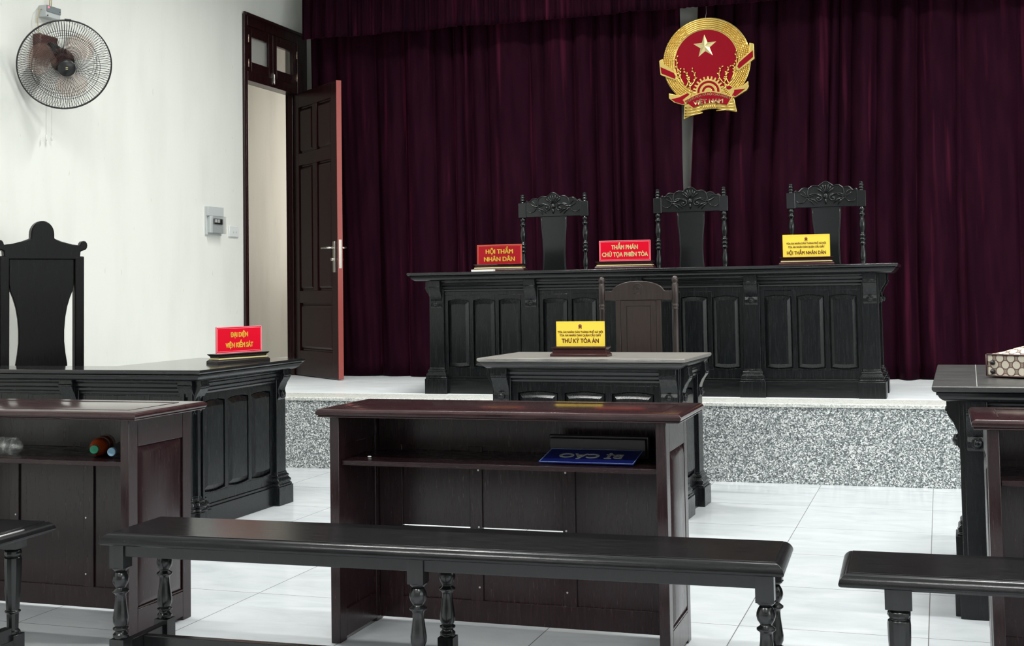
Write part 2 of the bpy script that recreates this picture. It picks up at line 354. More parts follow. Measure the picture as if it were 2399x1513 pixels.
def text_part(body, size, m, parent, M, extrude=0.0006, bold=0.0, sx=1.0, line=1.0, curve_pts=None, name='lettering'):
    """raised lettering in the local x-z plane (facing -y), centred at M's origin"""
    cu = bpy.data.curves.new('lettering', 'FONT'); cu.body = body; cu.size = size; cu.align_x = 'CENTER'; cu.align_y = 'CENTER'
    cu.extrude = extrude; cu.space_line = line; cu.resolution_u = 4
    to = bpy.data.objects.new('lettering_source', cu); COL.objects.link(to)
    co = None
    if curve_pts:
        cc = bpy.data.curves.new('arc', 'CURVE'); cc.dimensions = '2D'; sp = cc.splines.new('POLY'); sp.points.add(len(curve_pts)-1)
        for i, q in enumerate(curve_pts): sp.points[i].co = (q[0], q[1], 0, 1)
        co = bpy.data.objects.new('arc', cc); COL.objects.link(co); cu.follow_curve = co; cu.align_x = 'CENTER'; cu.align_y = 'BOTTOM_BASELINE'
    dg = bpy.context.evaluated_depsgraph_get(); dg.update()
    me = bpy.data.meshes.new_from_object(to.evaluated_get(dg))
    bpy.data.objects.remove(to)
    if co: bpy.data.objects.remove(co)
    if bold:
        b = bmesh.new()
        for dx, dy in ((-1, 0), (1, 0), (0, 0.8), (0, -0.8)):
            m2 = me.copy(); m2.transform(Matrix.Translation((dx*bold, dy*bold, 0))); b.from_mesh(m2); bpy.data.meshes.remove(m2)
        b.to_mesh(me); b.free()
    A = M @ Matrix.Rotation(PI/2, 4, 'X') @ Matrix.Diagonal((sx, 1, 1, 1))
    me.transform(A); me.materials.clear(); me.materials.append(m); me.name = name
    o = bpy.data.objects.new(name, me); COL.objects.link(o); o.parent = parent
    return o

# ---------------------------------------------------------------- room shell
def struct(o, name=None):
    o['kind'] = 'structure'; return o
struct(MB().box(WXL-2.4, WXR+0.2, WYF-0.2, YS+0.02, -0.1, 0).build('floor', FLOOR))
struct(MB().box(WXL-2.4, WXR+0.2, WYF-0.2, WYB+0.3, CEIL, CEIL+0.1).build('ceiling', CEILM))
struct(MB().box(WXL-0.1, WXR+0.2, WYB, WYB+0.2, 0, CEIL).build('wall_back', WALL))
struct(MB().box(-1.86, -1.58, 9.47, WYB, ZS, CEIL).build('trim_1', WALL))
# left wall with the door opening (opening Y 8.60-9.43, z ZS-3.20)
DO0, DO1, DOT = 8.60, 9.43, 3.20
w = MB().box(WXL-0.1, WXL, WYF-0.2, DO0, 0, CEIL).box(WXL-0.1, WXL, DO1, WYB, 0, CEIL).box(WXL-0.1, WXL, DO0, DO1, DOT, CEIL).box(WXL-0.1, WXL, DO0, DO1, 0, ZS)
struct(w.build('wall_left', WALL))
def windowed(name, axis, pos, thick, spans, z0, z1, lo, hi, m_=None):
    m_ = m_ or WALL
    b = MB(); cur = lo
    def bx(a, c, za, zb):
        if axis == 'x': b.box(min(pos, pos+thick), max(pos, pos+thick), a, c, za, zb)
        else: b.box(a, c, min(pos, pos+thick), max(pos, pos+thick), za, zb)
    for a, c in spans:
        bx(cur, a, 0, CEIL); bx(a, c, 0, z0); bx(a, c, z1, CEIL); cur = c
    bx(cur, hi, 0, CEIL)
    struct(b.build(name, m_))
windowed('wall_right', 'x', WXR, 0.2, [(-0.1, 1.3), (2.3, 3.7), (4.7, 6.1)], 1.1, 2.9, WYF-0.2, WYB)
windowed('wall_front', 'y', WYF, -0.2, [(-3.75, -2.25), (-1.35, 0.15), (1.05, 2.55)], 1.1, 2.9, WXL-0.2, WXR, REARW)
wn = 0
for axis, spans in (('x', [(-0.1, 1.3), (2.3, 3.7), (4.7, 6.1)]), ('y', [(-3.75, -2.25), (-1.35, 0.15), (1.05, 2.55)])):
    for a, c in spans:
        wn += 1; W_ = empty('window_%d' % wn); W_['kind'] = 'structure'
        b = MB(); g = MB()
        for u0, u1, z0, z1 in ((a, c, 1.1, 1.16), (a, c, 2.84, 2.9), (a, a+.06, 1.16, 2.84), (c-.06, c, 1.16, 2.84), ((a+c)/2-.03, (a+c)/2+.03, 1.16, 2.84)):
            if axis == 'x': b.box(WXR+.09, WXR+.15, u0, u1, z0, z1)
            else: b.box(u0, u1, WYF-.15, WYF-.09, z0, z1)
        if axis == 'x': g.box(WXR+.117, WXR+.123, a+.06, c-.06, 1.16, 2.84)
        else: g.box(a+.06, c-.06, WYF-.123, WYF-.117, 1.16, 2.84)
        b.build('window_frame', WHT, W_); g.build('pane', GLC, W_)
# side corridor behind the door
struct(MB().box(-6.75, -6.6, 5.2, 13.2, 0, CEIL).build('wall_corridor', HALL))
struct(MB().box(-6.6, -5.1, 5.0, 5.2, 0, CEIL).build('wall_corridor_end', HALL))
struct(MB().box(-6.6, -5.1, 5.2, 13.0, ZS-0.1, ZS).build('floor_corridor', STG))
struct(MB().box(-6.6, -4.9, 13.0, 13.2, 0, CEIL).build('wall_corridor_back', HALL))
struct(MB().box(-5.1, -5.0, WYB+0.2, 13.0, 0, CEIL).build('wall_corridor_side', HALL))
struct(MB().box(-6.75, -4.9, WYB+0.2, 13.2, CEIL, CEIL+0.1).build('ceiling_corridor', CEILM))
# platform: granite riser, pale granite nosing, marble top
P = empty('platform'); P['kind'] = 'structure'
MB().box(WXL, WXR, YS, YS+0.04, 0, ZS-0.022).build('riser', GRAN, P)
MB().box(WXL, WXR, YS-0.018, YS+0.30, ZS-0.022, ZS).build('nosing', GRANL, P, 0.004)
MB().box(WXL, WXR, YS+0.30, WYB, ZS-0.03, ZS).build('platform_top', STG, P)
MB().box(WXL, WXR, YS+0.04, WYB, 0, ZS-0.03).build('platform_core', GRAN, P)
# lamp housings under the ceiling
for i, (lx, ly) in enumerate(LAMPS):
    Lm = thing('ceiling_lamp', (lx, ly, CEIL), 0, 'white batten tube lamp on the ceiling, out of the frame', 'lamp', 'tube lamps under the ceiling')
    MB().box(-0.66, 0.66, -0.04, 0.04, -0.07, 0).build('housing', PLWH, Lm, 0.004)
    MB().lathe([(0.013, -0.63), (0.013, 0.63)], (0, 0, -0.095), 'x', 10).build('tube', TUBE, Lm)

# ---------------------------------------------------------------- door in the left wall
D1 = empty('door_1', (WXL, 0, 0)); D1['kind'] = 'structure'
X0, X1 = -0.10, 0.012
fr = MB().box(X0, X1, 8.536, 8.60, ZS, 3.27).box(X0, X1, 9.40, 9.57, ZS, 3.27).box(X0, X1, 8.60, 9.40, 3.19, 3.27).box(X0, X1, 8.60, 9.40, 2.765, 2.835)
fr.box(X1, X1+0.012, 8.53, 8.555, ZS, 3.285).box(X1, X1+0.012, 8.555, 9.57, 3.262, 3.285)
fr.box(-0.07, -0.03, 8.60, 8.615, ZS, 2.765).box(-0.07, -0.03, 9.385, 9.40, ZS, 2.765)
fr.build('door_frame', DFRM, D1, 0.004)
def sash(y0, y1, hs, glass):
    z0, z1 = 2.838, 3.188; a, b_ = 0.062, 0.078
    s = MB().box(-0.035, 0.006, y0, y0+a, z0, z1).box(-0.035, 0.006, y1-a, y1, z0, z1).box(-0.035, 0.006, y0+a, y1-a, z0, z0+b_).box(-0.035, 0.006, y0+a, y1-a, z1-b_, z1)
    so = s.build('transom_sash', DFRM, D1, 0.003)
    MB().box(-0.020, -0.015, y0+a, y1-a, z0+b_, z1-b_).build('pane', glass, so)
    for z in (2.90, 3.09):
        MB().lathe([(0.005, z-0.03), (0.005, z+0.03)], (0.012, y0+0.006 if hs < 0 else y1-0.006, 0), 'z', 8).build('hinge', BRASS, so)
sash(8.604, 8.998, -1, GLS); sash(9.002, 9.396, 1, GLC)
MB().box(0.006, 0.016, 8.994, 9.010, 2.80, 2.88).lathe([(0.006, 2.79), (0.006, 2.87)], (0.018, 9.002, 0), 'z', 8).build('latch', STEEL, D1, 0.001)
# open leaf: hinged at the far jamb, swung into the room
hx, hy, ox, oy = 0.0, 9.425, 0.66, 8.885
LW = math.hypot(ox-hx, oy-hy); ang = math.atan2(oy-hy, ox-hx)
M = T(hx, hy, 0, ang)     # local x along the leaf away from the hinge, -y faces the audience
z0, z1, th = ZS+0.008, 2.76, 0.042
leaf = MB(M)
st = 0.105; mid = LW/2
panels = [(z0+0.20, z0+0.58), (z0+0.68, z0+1.70), (z0+1.80, z1-0.12)]
leaf.box(0, st, -th, 0, z0, z1).box(LW-st, LW, -th, 0, z0, z1)
zz = z0
for a, b_ in panels:
    leaf.box(st, LW-st, -th, 0, zz, a); zz = b_
leaf.box(st, LW-st, -th, 0, zz, z1)
leaf.box(mid-0.04, mid+0.04, -th, 0, panels[1][0], panels[1][1]).box(mid-0.04, mid+0.04, -th, 0, panels[2][0], panels[2][1])
leaf.box(st, LW-st, -th*0.62, -th*0.38, z0+0.15, z1-0.05)
LO = leaf.build('door_leaf', DRED, D1, 0.003); LO['label'] = 'open panelled red wood door leaf'
def raised(b, x0, x1, za, zb, yo, yi, sl):
    vs = [(x0, yo, za), (x1, yo, za), (x1, yo, zb), (x0, yo, zb), (x0+sl, yi, za+sl), (x1-sl, yi, za+sl), (x1-sl, yi, zb-sl), (x0+sl, yi, zb-sl)]
    b.add(vs, [(4, 5, 6, 7), (0, 1, 5, 4), (1, 2, 6, 5), (2, 3, 7, 6), (3, 0, 4, 7), (0, 3, 2, 1)])
for (a, b_), cols in zip(panels, ([(st, LW-st)], [(st, mid-0.04), (mid+0.04, LW-st)], [(st, mid-0.04), (mid+0.04, LW-st)])):
    for c0, c1 in cols:
        q = MB(M); raised(q, c0+0.012, c1-0.012, a+0.012, b_-0.012, -th*0.62, -th*0.92, 0.022); raised(q, c0+0.012, c1-0.012, a+0.012, b_-0.012, -th*0.38, -th*0.08, 0.022)
        q.build('raised_panel', DRED, LO)
MB(M).box(LW, LW+0.0015, -th, 0, z0, z1).build('lock_edge', DEDGE, LO)['label'] = 'bright red lock edge'
hz = 1.44
for sgn, y0 in ((-1, -th), (1, 0)):
    b = MB(M); b.box(LW-0.075, LW-0.035, min(y0, y0+sgn*0.008), max(y0, y0+sgn*0.008), hz-0.16, hz+0.08)
    hd = b.build('handle_plate', STEEL, LO, 0.002)
    MB(M).tube([(LW-0.055, y0, hz+0.03), (LW-0.055, y0+sgn*0.05, hz+0.03), (LW-0.065, y0+sgn*0.058, hz+0.03), (LW-0.17, y0+sgn*0.058, hz+0.03)], 0.009, 8).build('handle', STEEL, LO)
    MB(M).lathe([(0.012, y0), (0.012, y0+sgn*0.03)], (LW-0.055, 0, hz-0.06), 'y', 10).build('lock_knob', STEEL, LO)
MB(M).box(LW+0.0015, LW+0.004, -th*0.78, -th*0.22, hz-0.13, hz+0.09).build('lock_plate', STEEL, LO)

# ---------------------------------------------------------------- curtains
def fold_field(x0, x1, seed, amp, wl):
    rnd = random.Random(seed); pts = []; x = x0
    while x < x1 + 0.3:
        wdt = wl*rnd.choice([0.35, 0.5, 0.6, 0.8, 1.0, 1.5, 2.1]); pts.append((x, wdt, rnd.uniform(0.35, 1.0), rnd.uniform(-1, 1), rnd.uniform(0.35, 0.8))); x += wdt
    def f(x, z):
        for a, wdt, h, tilt, pw_ in pts:
            if x < a+wdt:
                t = (x-a)/wdt; k = amp*h*min(1.0, wdt/wl+0.35)
                return -k*(max(0, math.sin(PI*t))**pw_) - tilt*0.018*(t-0.5) + 0.004*math.sin(x*41+z*2) + 0.002*math.sin(x*97+z*3)
        return 0
    return f
def curtain(name, x0f, x1f, y, zb, zt, seed, amp=0.12, wl=0.17, dx=0.008, m=VEL, nz_=26, flare=0.0, hem=None):
    b = MB(); xa, xb = x0f(zt), x1f(zt); n = int((xb-xa)/dx); f = fold_field(0, xb-xa, seed, amp, wl)
    fs = []; vs = []
    rnd = random.Random(seed)
    for j in range(nz_+1):
        t = j/nz_; z = zt+(zb-zt)*t; a, c = x0f(z), x1f(z)
        for i in range(n+1):
            s_ = i/n; u = s_*(xb-xa)
            sway = 0.02*math.sin(u*2.1+z*0.9)*t
            yy = y + f(min(max(u+sway*1.5, 0), xb-xa), z)*(0.85+0.3*t) - flare*t*t
            zz = z
            if hem and j == nz_: zz = z + hem*0.5*math.sin(u*9+seed)
            vs.append((a+(c-a)*s_+sway*(1 if 0 < i < n else 0), yy, zz))
    for j in range(nz_):
        for i in range(n): fs.append((j*(n+1)+i, (j+1)*(n+1)+i, (j+1)*(n+1)+i+1, j*(n+1)+i+1))
    b.add(vs, fs, True)
    o = b.build(name, m, recalc=False)
    sd = o.modifiers.new('cloth', 'SOLIDIFY'); sd.thickness = 0.004
    return o
def lerp_tab(tab):
    def f(z):
        if z >= tab[0][0]: return tab[0][1]
        for (za, xa), (zb, xb) in zip(tab, tab[1:]):
            if z >= zb: return xa+(xb-xa)*(za-z)/(za-zb)
        return tab[-1][1]
    return f
c1 = curtain('stage_curtain', lambda z: -4.865+0.02*(3.4-z), lerp_tab([(3.4, -1.768), (1.9, -1.770), (0.46, -1.765)]), 9.41, ZS+0.006, 3.42, 3, hem=0.01)
tag(c1, 'left half of the plum velvet curtain, hanging behind the open door', 'curtain')
c2 = curtain('stage_curtain', lerp_tab([(3.4, -1.640), (2.4, -1.697), (1.7, -1.735), (0.46, -1.75)]), lambda z: 3.3, 9.41, ZS+0.006, 3.42, 11, hem=0.01)
tag(c2, 'right half of the plum velvet curtain, hanging right of the emblem', 'curtain')
# gathered pelmet in front
def pelmet():
    b = MB(); x0, x1 = -4.80, 3.3; n = int((x1-x0)/0.009); vs = []; fs = []; rows = 14
    rnd = random.Random(5)
    groups = [(-4.80, -4.40), (-4.13, -3.86), (-3.62, -3.25), (-2.2, -1.95), (-1.0, -0.7), (0.2, 0.5), (1.4, 1.7)]
    ph = [rnd.uniform(0, 6) for _ in range(9)]
    for j in range(rows+1):
        t = j/rows; z = 3.92+(3.152-3.92)*t
        for i in range(n+1):
            x = x0+(x1-x0)*i/n
            g = 0
            for a, c in groups:
                if a < x < c: g = math.sin(PI*(x-a)/(c-a))**0.5
            y = 9.13 - 0.075*g*t + 0.020*math.sin(x*2*PI/0.095+ph[0]+0.6*math.sin(x*5))*(0.5+g*0.7) + 0.010*math.sin(x*2*PI/0.041+ph[1])
            zz = z + (0.003*math.sin(x*2*PI/0.095+ph[0]) if j == rows else 0) - 0.006*g*t
            vs.append((x, y, zz))
    for j in range(rows):
        for i in range(n): fs.append((j*(n+1)+i, (j+1)*(n+1)+i, (j+1)*(n+1)+i+1, j*(n+1)+i+1))
    b.add(vs, fs, True); o = b.build('curtain_pelmet', VELV, recalc=False)
    sd = o.modifiers.new('cloth', 'SOLIDIFY'); sd.thickness = 0.005
    return o
tag(pelmet(), 'gathered plum velvet pelmet running across the top of the curtains', 'curtain')
rl = MB().box(-4.77, 3.3, 9.19, 9.42, 3.425, 3.475)
tag(rl.build('curtain_rail', PLWH), 'white curtain rail hidden behind the plum pelmet', 'rail')

# ---------------------------------------------------------------- black panelled desks
def rect(x0, x1, y0, y1): return [(x0, y0), (x1, y0), (x1, y1), (x0, y1)]
def face(root, M, centers, H, npan=3, pw=0.098, ftop=0.745, end_blocks=True, corb=True, corb_w=0.078, ptop=0.605, frieze_out=0.044, mv=BV, mh=BH):
    """one panelled front: local x along, -y outward, z up; centers = pilaster centres"""
    xa, xb = centers[0]-pw/2, centers[-1]+pw/2
    B = lambda: MB(M)
    B().box(xa, xb, 0.020, 0.034, 0.05, H-0.05).build('backboard', mv, root)
    pl = B().box(xa-0.004, xb+0.004, -0.018, 0.03, 0, 0.098)
    pl.box(xa, xb, -0.010, 0.03, 0.098, 0.112)
    pl.build('plinth', mh, root, 0.002)
    frm = B(); frm.box(xa, xb, -0.003, 0.012, 0.112, 0.165); frm.box(xa, xb, -0.003, 0.012, 0.64, H-0.045)
    pans = []
    for c0, c1 in zip(centers, centers[1:]):
        i0, i1 = c0+pw/2, c1-pw/2; n = npan; wdt = (i1-i0)/(n+0.16*(n+1)+0.0) ; gap = 0.16*wdt*1.0
        wdt = ((i1-i0)-gap*(n+1))/n
        x = i0
        for k in range(n+1):
            frm.box(x, x+gap, -0.003, 0.021, 0.165, 0.64); x += gap
            if k < n:
                a, b_ = x, x+wdt; m_ = (a+b_)/2
                arch = [(a+(b_-a)*t/8, ptop+0.010*math.sin(PI*t/8)) for t in range(9)]
                frm.prism([(a, 0.64)]+arch+[(b_, 0.64)], -0.003, 0.021, 'y')
                arc2 = [(a+(b_-a)*t/8, 0.175-0.008*math.sin(PI*t/8)) for t in range(9)]
                frm.prism([(b_, 0.165-0.004)]+arc2[::-1]+[(a, 0.165-0.004)], -0.003, 0.021, 'y')
                pans.append((a, b_)); x += wdt
    frm.build('panel_frame', mv, root, 0.0015)
    for a, b_ in pans:
        o_ = []; i_ = []; e = 0.006; sl = 0.024
        for t in range(9): o_.append((a+e+(b_-a-2*e)*t/8, ptop-e+0.010*math.sin(PI*t/8)))
        for t in range(8, -1, -1): o_.append((a+e+(b_-a-2*e)*t/8, 0.175+e-0.008*math.sin(PI*t/8)))
        for t in range(9): i_.append((a+sl+(b_-a-2*sl)*t/8, ptop-sl+0.004*math.sin(PI*t/8)))
        for t in range(8, -1, -1): i_.append((a+sl+(b_-a-2*sl)*t/8, 0.175+sl-0.004*math.sin(PI*t/8)))
        n = len(o_); q = B(); vs = [(p[0], 0.020, p[1]) for p in o_]+[(p[0], 0.004, p[1]) for p in o_]+[(p[0], -0.0085, p[1]) for p in i_]+[(p[0], -0.0105, p[1]) for p in offset(i_[::-1], 0.003)[::-1]]
        fs = [(j*n+i, j*n+(i+1) % n, (j+1)*n+(i+1) % n, (j+1)*n+i) for j in range(3) for i in range(n)] + [list(range(3*n, 4*n))]
        q.add(vs, fs); q.build('raised_panel', mv, root)
    for ci, c in enumerate(centers):
        p = B(); h = pw/2
        p.box(c-h, c+h, -0.022, 0.0, 0.165, H-0.05)
        p.rings(rect(c-h, c+h, -0.022, 0.0), [(-.024, .098), (-.024, .107), (-.018, .110), (-.018, .117), (-.021, .121), (-.020, .129), (-.013, .138), (-.010, .141), (-.010, .145), (-.013, .149), (-.010, .156), (-.004, .160), (-.003, .170), (0, .172)])
        p.box(c-h-0.028, c+h+0.028, -0.052, 0.0, 0, 0.098)
        po = p.build('pilaster', mv, root, 0.002)
        if corb:
            w2 = corb_w/2
            prof = [(0, 0.555), (-0.030, 0.555), (-0.042, 0.568), (-0.044, 0.588), (-0.036, 0.604), (-0.040, 0.618), (-0.058, 0.648), (-0.078, 0.668), (-0.085, 0.678), (-0.085, 0.684), (-0.092, 0.686), (-0.092, 0.694), (-0.086, 0.697), (-0.086, H-0.048), (0, H-0.048)]
            co = B().prism([(y*0.72, z) for y, z in prof], c-w2, c+w2, 'x').build('corbel', mv, root, 0.002)
            MB(M).lathe([(0.020, -0.026), (0.021, -0.036), (0.018, -0.040), (0.014, -0.036), (0.012, -0.042), (0.0, -0.046)], (c, 0, 0.584), 'y', 16).build('rosette', mv, co)
    for c0, c1 in zip(centers, centers[1:]):
        i0, i1 = c0+corb_w/2, c1-corb_w/2; fz = H-0.05; o = frieze_out
        prof = [(0.01, fz), (-o, fz), (-o, fz-0.012), (-o+0.006, fz-0.018), (-o+0.004, fz-0.022), (-o+0.008, fz-0.036), (-o+0.016, fz-0.040), (-o+0.013, fz-0.044), (-o+0.017, fz-0.056), (-o+0.028, fz-0.060), (-o+0.026, fz-0.064), (-o+0.032, fz-0.074), (-o+0.044, fz-0.078), (0.01, fz-0.078)]
        B().prism(prof, i0, i1, 'x').build('frieze', mh, root, 0.001)
def desk_top(root, poly, H, over=0.0, mt=BT, mc=BH):
    """poly = ccw outline of the top's edge"""
    MB().rings(poly, [(0.012, H-0.021), (0.004, H-0.018), (0.0, H-0.012), (0.0, H-0.003), (0.003, H)]).build('desk_top', mt, root, 0.001)
    MB().rings(poly, [(0.058, H-0.055), (0.050, H-0.0545), (0.040, H-0.052), (0.031, H-0.047), (0.024, H-0.041), (0.020, H-0.035), (0.019, H-0.032), (0.014, H-0.031), (0.013, H-0.024), (0.016, H-0.021)]).build('cornice', mc, root)
def rect(x0, x1, y0, y1): return [(x0, y0), (x1, y0), (x1, y1), (x0, y1)]

# judges' bench on the platform
JB = thing('judges_bench', (-1.77, 7.80, ZS), 0, 'long black panelled bench with four bays, standing on the granite platform', 'desk')
cs = [-3.135+1.77, -2.485+1.77, -1.79+1.77, -1.085+1.77, -0.392+1.77]
face(JB, T(0, 0.022, 0), cs, 0.79)
face(JB, T(cs[-1]+0.027, 0.27, 0, PI/2), [-0.20, 0.20], 0.79, npan=2, corb=True)
face(JB, T(cs[0]-0.027, 0.27, 0, -PI/2), [-0.20, 0.20], 0.79, npan=2, corb=True)
desk_top(JB, rect(cs[0]-0.165, cs[-1]+0.165, -0.105, 0.60), 0.79)

# prosecutor's desk: L-shaped, on the floor at the left
PD = thing('corner_desk', (-3.40, 5.26, 0), 0, 'black panelled corner desk at the left wall, carrying a red nameplate, glossy top', 'desk')
face(PD, T(-0.0, 0.5, 0, PI/2), [-0.425, 0.39], 0.772)            # right end, facing the centre of the room
face(PD, T(0, 0.075, 0), [-1.38, -0.685, -0.01], 0.772)
tp = [(-1.52, -0.05), (0.112, -0.05), (0.112, 1.00), (-0.56, 1.00), (-0.56, 0.25), (-1.52, 0.25)]
MB().rings(tp, [(0.012, 0.751), (0.004, 0.754), (0.0, 0.760), (0.0, 0.769), (0.003, 0.772)]).build('desk_top', BT, PD, 0.001)
MB().rings(tp, [(0.058, 0.717), (0.050, 0.7175), (0.040, 0.720), (0.031, 0.725), (0.024, 0.731), (0.020, 0.737), (0.019, 0.740), (0.014, 0.741), (0.013, 0.748), (0.016, 0.751)]).build('cornice', BH, PD)
MB().box(-0.44, -0.40, 0.35, 0.93, 0, 0.72).box(-0.44, -0.03, 0.90, 0.93, 0, 0.72).build('inner_board', BV, PD)

# secretary's desk in front of the platform
SD = thing('clerk_desk', (-1.71, 6.18, 0), R(-2.2), 'small weathered black desk in the middle, carrying the yellow clerk nameplate', 'desk')
face(SD, T(0, 0.05, 0), [-0.44, 0.44], 0.78, ptop=0.60, corb_w=0.085)
face(SD, T(0.47, 0.29, 0, PI/2), [-0.19, 0.19], 0.78, npan=1)
face(SD, T(-0.47, 0.29, 0, -PI/2), [-0.19, 0.19], 0.78, npan=1)
SDT = wood('worn_grey_top', (0.07, 0.066, 0.062), (0.30, 0.285, 0.26), 0.42, (0.6, 26, 4), 0.2, scale=9)
SDC = wood('worn_cornice', (0.02, 0.02, 0.022), (0.05, 0.05, 0.05), 0.34, (1, 14, 14), 0.05)
desk_top(SD, rect(-0.54, 0.54, -0.06, 0.56), 0.78, mt=SDT, mc=SDC)

# black desk at the right edge of the frame
RD = thing('defence_desk', (0.66, 4.625, 0), R(-0.8), 'black desk at the right edge of the frame with a patterned bag on top', 'desk')
face(RD, T(-0.590, 0.52, 0, -PI/2), [-0.46, 0.46], 0.78)
face(RD, T(0, 0.0, 0), [-0.555, 0.0, 0.555], 0.78, pw=0.085, corb_w=0.068)
RDT = wood('worn_black_top', (0.016, 0.016, 0.016), (0.05, 0.05, 0.048), 0.36, (1, 12, 4), 0.12, scale=7)
desk_top(RD, rect(-0.695, 0.70, -0.11, 1.09), 0.78, mt=RDT)
MB().prism([(-0.553, -0.105), (-0.5505, -0.105), (-0.5425, 1.085), (-0.545, 1.085)], 0.7798, 0.7806, 'z').build('top_seam', mat('seam_grey', (0.25, 0.25, 0.24), 0.6), RD)

# ---------------------------------------------------------------- brown tables with an open shelf
def court_table(loc, rz, label, W=1.105, D=0.335, top=(-0.592, 0.603, -0.024, 0.376), gap=0.005):
    t = thing('court_table', loc, rz, label, 'table')
    x0, x1, y0, y1 = top; H = 0.75
    poly = rect(x0, x1, y0, y1)
    MB().rings(poly, [(0.012, H-0.028), (0.006, H-0.027), (0.004, H-0.024), (0.008, H-0.022), (0.003, H-0.020), (0.0, H-0.015), (0.0005, H-0.009), (0.004, H-0.004), (0.009, H-0.001), (0.013, H)]).build('table_top', BRT, t, 0.001)
    g = 0.07; gr = MB()
    for a in ((x0+g, x1-g, y0+g, y0+g+0.004), (x0+g, x1-g, y1-g-0.004, y1-g), (x0+g, x0+g+0.004, y0+g, y1-g), (x1-g-0.004, x1-g, y0+g, y1-g)): gr.box(*a, H-0.001, H+0.0012)
    gr.build('inlay_line', BRV, t)
    for s in (-1, 1):
        xo = s*W/2; xi = s*(W/2-0.032); a, b_ = min(xo, xi), max(xo, xi)
        p = MB().box(a, b_, 0, 0.05, 0, H-0.028).box(a, b_, D-0.05, D, 0, H-0.028).box(a, b_, 0.05, D-0.05, 0.012, 0.10).box(a, b_, 0.05, D-0.05, H-0.12, H-0.028)
        p.box(min(xo-s*0.010, xi+s*0.008), max(xo-s*0.010, xi+s*0.008), 0.05, D-0.05, 0.09, H-0.11)
        so = p.build('side_panel', BRV, t, 0.002)
        q = MB(Matrix.Translation((xo, 0, 0)) @ Matrix.Rotation(PI/2*s, 4, 'Z'))
        u0, u1 = (0.052, D-0.052) if s > 0 else (-D+0.052, -0.052)
        raised(q, u0, u1, 0.102, H-0.122, 0.007, -0.003, 0.026)
        q.box(u0, u1, 0.0002, 0.009, 0.102, 0.106)
        q.build('raised_panel', BRV, so)
    bx = MB(); yb = D-0.022; L_, Rr = -W/2+0.034, W/2-0.034
    bx.box(L_, Rr-0.028, yb, D-0.004, 0.012, 0.085)                            # bottom rail, stops short at the right
    bx.box(L_, Rr, yb, D-0.004, 0.600, H-0.028)
    bx.box(L_, L_+0.085, yb, D-0.004, 0.085, 0.600)
    for c in (-0.165, 0.16): bx.box(c-0.022, c+0.022, yb, D-0.004, 0.085, 0.600)
    bx.box(Rr-0.012, Rr, yb, D-0.004, 0.20, 0.600)
    bx.build('back_frame', BRV, t, 0.0015)
    ed = [L_+0.085, -0.187, -0.143, 0.138, 0.182, Rr-0.012]
    for i, (a, b_) in enumerate(((ed[0], ed[1]), (ed[2], ed[3]), (ed[4], ed[5]))):
        # upper and lower boards of each field, a hair-wide gap between the first two
        gp = gap if i < 2 else 0.0
        MB().box(a, b_, D-0.014, D-0.008, 0.085, 0.325-gp/2).box(a, b_, D-0.014, D-0.008, 0.325+gp/2, 0.600).build('back_panel', BRV, t)
    MB().box(Rr-0.032, Rr-0.004, yb-0.002, D-0.002, 0.042, 0.083).build('wood_block', RAWW, t)['label'] = 'raw unpainted wood block'
    MB().box(L_, Rr, 0.018, yb, 0.566, 0.582).build('shelf', BRH, t, 0.0015)
    sc_ = MB()
    for x in (-0.155, 0.150):
        for z in (0.520, 0.33, 0.13): sc_.lathe([(0.0035, yb-0.002), (0.003, yb)], (x, 0, z), 'y', 8)
    sc_.build('screw_heads', SCREW, t)
    return t
CT = court_table((-1.338, 3.765, 0), R(0.3), 'brown open-backed table in the centre, a blue sign on its shelf')
LT = court_table((-3.09, 3.57, 0), R(0.2), 'brown open-backed table at the left, bottles lying on its shelf', W=1.14, D=0.365, top=(-0.625, 0.625, -0.045, 0.385), gap=0.0)
RT = court_table((0.662, 3.755, 0), 0, 'brown open-backed table cut by the right edge of the frame', gap=0.0)
lb = MB().box(-0.012, 0.012, -0.002, 0.0, -0.007, 0.007).build('sticker', PAPER)
lb.location = (-1.618, 4.060, 0.542); tag(lb, 'tiny white sticker on the back panel under the centre table shelf', 'sticker')
cr = MB().sphere((0, 0, 0.003), 0.006, (1.3, 0.8, 0.5), 8, 5).build('paper_scrap', PAPER); cr.location = (-1.795, 3.86, 0.582)
tag(cr, 'small white paper scrap at the left end of the centre table shelf', 'scrap')

# ---------------------------------------------------------------- benches with turned legs
LEG_P = [(0.014, 0.326), (0.0165, 0.325), (0.0205, 0.318), (0.0232, 0.310), (0.0238, 0.302), (0.0215, 0.292), (0.016, 0.284), (0.0145, 0.280), (0.017, 0.277), (0.0238, 0.272), (0.0238, 0.268), (0.017, 0.263), (0.0155, 0.258), (0.016, 0.242), (0.0192, 0.217), (0.0224, 0.195), (0.0218, 0.181), (0.0175, 0.171), (0.016, 0.168), (0.0225, 0.165), (0.0225, 0.161), (0.0155, 0.157), (0.017, 0.152), (0.0222, 0.147), (0.0222, 0.139), (0.020, 0.134)]
COL_P = [(0.022, 0.358), (0.019, 0.355), (0.026, 0.350), (0.027, 0.342), (0.024, 0.336), (0.020, 0.333), (0.026, 0.330), (0.027, 0.320), (0.0265, 0.29), (0.0235, 0.23), (0.0195, 0.174), (0.0185, 0.170), (0.024, 0.168), (0.024, 0.164), (0.0185, 0.161), (0.017, 0.112), (0.023, 0.106), (0.024, 0.098)]
